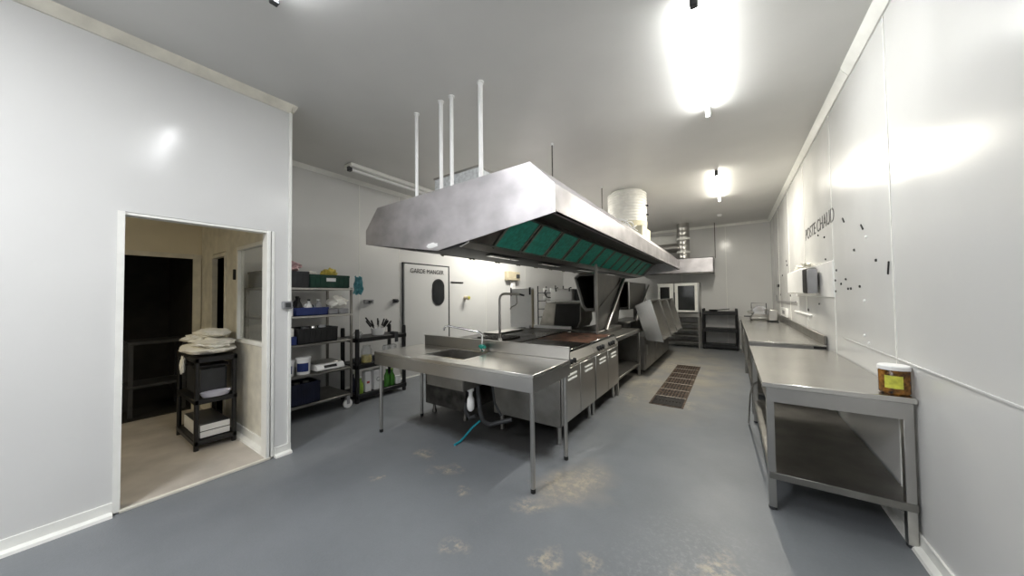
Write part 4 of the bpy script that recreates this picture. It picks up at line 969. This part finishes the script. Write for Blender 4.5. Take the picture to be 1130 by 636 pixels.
MB().plate([(-4.366, 2.08, Z2 + .04), (-4.366, 2.24, Z2 + .04), (-4.386, 2.24, Z2 + .07), (-4.386, 2.08, Z2 + .07)], .004).build('display', 'black', t)
MB().box(-4.70, -4.42, 2.0, 2.33, Z2 + .088, Z2 + .10, .004).build('weighing_plate', 'steel', t)
q = MB(); [q.lathe([(.015, 0), (.015, .014)], (x, y, Z2), 8) for x in (-4.66, -4.40) for y in (2.03, 2.30)]; q.build('foot', 'black', t)
crate('navy crate holding jars on the lowest tier of the steel rack', -4.76, -4.37, 1.50, 2.02, Z1, .26, 'navy')
for i, (y, z_, lab) in enumerate(((1.68, 0, 'dark jar in the navy crate, left'), (1.79, .0, 'dark jar in the navy crate, middle'), (1.90, 0, 'dark jar in the navy crate, right'))):
    t = thing('jar', lab, 'jar', (-4.46, y, Z1 + .013), 'jars in the navy crate')
    MB().lathe([(.04, 0), (.045, .01), (.045, .21), (.035, .235)], (-4.46, y, Z1 + .013), 18).build('jar_body', 'dark_grey', t)
    MB().lathe([(.038, .235), (.038, .255)], (-4.46, y, Z1 + .013), 18).build('lid', 'steel', t)

# ------------------------------------------------------------------ black shelving by the pantry door
black_shelves('black plastic shelving unit beside the steel rack, in front of the left wall', -4.84, -4.39, 2.52, 3.37, (.93, .55, .13), 1.05)
t = thing('utensil_tub', 'white tub full of black handled knives on the black shelving', 'tub', (-4.58, 2.98, .922))
MB().lathe([(.085, 0), (.11, .105), (.104, .105), (.08, .008)], (-4.58, 2.98, .922), 22, capt=False).build('tub', 'white', t)
for i in range(13):
    a = random.uniform(0, 2 * PI); tl = random.uniform(.06, .17); r0 = random.uniform(.01, .05)
    p0 = Vector((-4.58 + r0 * math.cos(a), 2.98 + r0 * math.sin(a), .935)); dirv = Vector((math.cos(a) * tl / .2, math.sin(a) * tl / .14, 1)).normalized()
    p1 = p0 + dirv * .14; p2 = p1 + dirv * .11
    if i == 0: p1 = Vector((-4.56, 2.90, 1.03)); p2 = Vector((-4.52, 2.74, 1.20))
    kn = MB().tube([p1, p2], .0115, 8).build('knife', 'black', t); MB().tube([p0, p1], .004, 6).build('blade', 'steel', kn)
t = thing('storage_jar', 'clear jar of yellow pasta on the middle tier of the black shelving', 'jar', (-4.50, 2.72, .54))
MB().lathe([(.078, .545), (.08, .55), (.078, .72), (.055, .77), (.055, .79)], (-4.5, 2.74, 0), 22).build('jar_wall', 'clear', t)
MB().lathe([(.07, .548), (.072, .62), (.06, .65)], (-4.5, 2.74, 0), 22).build('pasta', 'yellow', t)
tag(B('tray', 'black', None, -4.62, -4.40, 2.60, 2.95, .541 + .001, .553, bev=.004) if False else MB().box(-4.70, -4.60, 2.60, 3.0, .541, .60, .006).build('tray', 'dark_grey'), 'dark tray behind the clear pasta jar', 'tray')
def bottle(x, y, z, h, r, m, lab, cap='white', name='bottle', group='bottles on the black shelving'):
    t = thing(name, lab, 'bottle', (x, y, z), group)
    MB().lathe([(r * .92, 0), (r, .01), (r, h * .6), (r * .4, h * .82), (r * .4, h)], (x, y, z), 16).build('bottle_body', m, t)
    MB().lathe([(r * .46, h), (r * .46, h + .02)], (x, y, z), 12).build('cap', cap, t)
zz = .122
bottle(-4.46, 2.62, zz, .22, .04, 'lime', 'lime green bottle at the left of the lowest black shelf')
bottle(-4.46, 3.05, zz, .27, .04, 'green_glass', 'green bottle right of the white carton on the lowest black shelf')
bottle(-4.47, 3.15, zz, .24, .045, 'green_glass', 'green bottle on the lowest black shelf, rightmost', 'lime')
bottle(-4.62, 2.60, zz, .26, .04, 'navy', 'dark bottle behind the lime green one on the lowest black shelf')
t = thing('carton', 'white carton with red print on the lowest black shelf', 'carton', (-4.45, 2.73, zz))
B('box', 'white', t, -4.54, -4.44, 2.69, 2.78, zz, zz + .29, bev=.003); B('print', 'red', t, -4.44, -4.437, 2.71, 2.75, zz + .12, zz + .15)
t = thing('carton', 'white carton with a round grey mark on the lowest black shelf', 'carton', (-4.45, 2.9, zz))
B('box', 'white', t, -4.55, -4.44, 2.83, 2.96, zz, zz + .29, bev=.003)
b = MB(); pr_ = [(.032, 0), (.032, .003), (.024, .003), (.024, 0)]; b.lathe(pr_, (-4.44, 2.895, zz + .15), 20, axis='x', capb=False, capt=False); b.build('round_mark', 'grey', t)
tag(MB().box(-4.50, -4.42, 3.20, 3.29, zz, zz + .12, .012).build('plastic_tub', 'white'), 'small white tub at the right end of the lowest black shelf', 'tub')
tag(MB().box(-4.52, -4.42, 3.0, 3.22, .541, .541 + .22, .02).build('plastic_canister', 'clear'), 'clear canister on the middle tier of the black shelving', 'canister')
tag(MB().blobby((-4.6, 2.66, .95), (.06, .07, .05), 3, .3, 3, 2, flat=.922).build('plastic_bag', 'clear'), 'clear bag left of the knife tub', 'bag')
q = MB(); q.box(-4.52, -4.385, 3.14, 3.2, .921, .96, .01); q.box(-4.388, -4.37, 3.14, 3.2, .80, .96, .006)
tag(q.build('clamp', 'dark_grey'), 'dark clamp hooked over the edge of the top black shelf', 'clamp')

# ------------------------------------------------------------------ annex contents
an = black_shelves('black plastic three tier stand in the annex under a white cloth', -5.10, -4.36, .86, 1.19, (.93, .52, .12), .919, th=.06, post=.02)
t = thing('storage_bin', 'dark grey translucent bin on the middle tier of the annex stand', 'bin', (-4.7, 1.02, .51))
MB().box(-4.95, -4.48, .91, 1.14, .512, .80, .02).build('bin_body', 'dark_grey', t); MB().box(-4.965, -4.465, .90, 1.15, .80, .83, .008).build('rim', 'black', t)
t = thing('plate', 'oval pale lilac platter leaning before the grey bin', 'plate', (-4.35, 1.04, .53))
pr2 = MB(); b = bmesh.new(); n = 28
rings = []
for (k1, dz) in ((1.0, .03), (1.0, .036), (.78, .02), (.75, .012)):
    rings.append([b.verts.new((-4.41 + .065 * k1 * math.cos(2 * PI * i / n), 1.03 + .122 * k1 * math.sin(2 * PI * i / n), .525 + dz + .03 * math.sin(2 * PI * i / n) * 0)) for i in range(n)])
for r0, r1 in zip(rings, rings[1:]):
    for i in range(n): b.faces.new((r0[i], r0[(i + 1) % n], r1[(i + 1) % n], r1[i]))
b.faces.new(rings[-1])
bot = [b.verts.new((-4.41 + .045 * math.cos(2 * PI * i / n), 1.03 + .10 * math.sin(2 * PI * i / n), .512)) for i in range(n)]
for i in range(n): b.faces.new((bot[i], bot[(i + 1) % n], rings[0][(i + 1) % n], rings[0][i]))
b.faces.new(bot[::-1]); bmesh.ops.recalc_face_normals(b, faces=b.faces[:]); pr2._merge(b); pr2.build('plate', 'lilac', t)
bpy.data.objects['plate.001'].name = 'platter'
t = thing('drawer_box', 'low white two drawer box on the bottom tier of the annex stand', 'drawer box', (-4.7, 1.02, .11))
MB().box(-5.0, -4.40, .91, 1.14, .112, .25, .006).build('box', 'dark_grey', t)
for z in (.118, .185):
    MB().box(-4.40, -4.39, .91, 1.14, z, z + .058, .003).build('drawer_front', 'white', t)
q = MB(); q.box(-4.98, -4.42, .903, .91, .118, .243); q.build('side_panel', 'white', t)
q = MB()
q.blobby((-4.70, 1.02, .975), (.36, .20, .06), 11, .22, 4, 1.7, flat=.925); q.blobby((-4.62, 1.05, 1.04), (.27, .17, .055), 5, .28, 4, 2.0)
q.blobby((-4.80, 1.0, 1.08), (.20, .15, .05), 15, .3, 4, 2.2); q.blobby((-4.70, 1.06, 1.14), (.22, .14, .05), 21, .25, 4, 1.8)
tag(q.build('folded_cloth', 'paper'), 'heap of crumpled white cloth on top of the annex stand', 'cloth')
q = MB(); q.blobby((-4.68, .83, .83), (.03, .02, .09), 31, .4, 3, 2.5); tag(q.build('rag', 'paper'), 'pale rag dangling from the left side of the annex stand', 'rag')
# dark table in the dark room
t = thing('side_table', 'dark grey metal table standing in the unlit room', 'table', (-6.6, .9, .02))
q = MB(); q.box(-6.75, -6.25, .62, 1.16, .93, .97, .004); q.build('table_top', 'dark_grey', t)
q = MB(); q.box(-6.75, -6.25, .62, 1.16, .38, .41, .004); q.build('lower_shelf', 'dark_grey', t)
for (x, y) in ((-6.28, .65), (-6.28, 1.13), (-6.72, .65), (-6.72, 1.13)): MB().box(x - .02, x + .02, y - .02, y + .02, .02, .93).build('leg', 'dark_grey', t)

# ------------------------------------------------------------------ floor drain
dch = thing('floor_drain', 'long rusty floor channel drain with slotted grates in the aisle', 'drain', (-.76, 6.1, 0))
MB().box(-.955, -.575, 4.76, 7.62, .0005, .003).build('channel_pit', 'pit', dch)
q = MB(); q.box(-.975, -.955, 4.74, 7.64, 0, .007); q.box(-.575, -.555, 4.74, 7.64, 0, .007); q.box(-.975, -.555, 4.74, 4.76, 0, .007); q.box(-.975, -.555, 7.62, 7.64, 0, .007)
q.build('channel_rim', 'grate', dch)
y = 4.765; n = 7; L_ = 2.85 / n
for i in range(n):
    q = MB(); y0, y1 = y + i * L_ + .01, y + (i + 1) * L_ - .01
    q.box(-.95, -.935, y0, y1, .003, .010); q.box(-.595, -.58, y0, y1, .003, .010)
    nb_ = 9
    for j in range(nb_): x = -.935 + j * (.34 / (nb_ - 1)) ; q.box(x - .010, x + .010, y0, y1, .003, .009)
    for j in range(3): yy = y0 + (y1 - y0) * j / 2; q.box(-.95, -.58, yy - .010, yy + .010, .003, .010)
    gq = q.build('grate', 'grate' if i else 'pit', dch)
    MB().box(-.965, -.565, y1 + .001, y1 + .019, .003, .0105).build('cross_bar', 'annex_floor', gq)
for a, bb in ((-1.9, -.3),):
    pass
tag(MB().prism([(-1.33, 8.15), (-1.02, 8.05), (-1.0, 8.09), (-1.32, 8.19)], 'z', 0, .004).build('floor_strip', 'grate'), 'dark joint strip on the floor beyond the drain', 'strip') if False else None
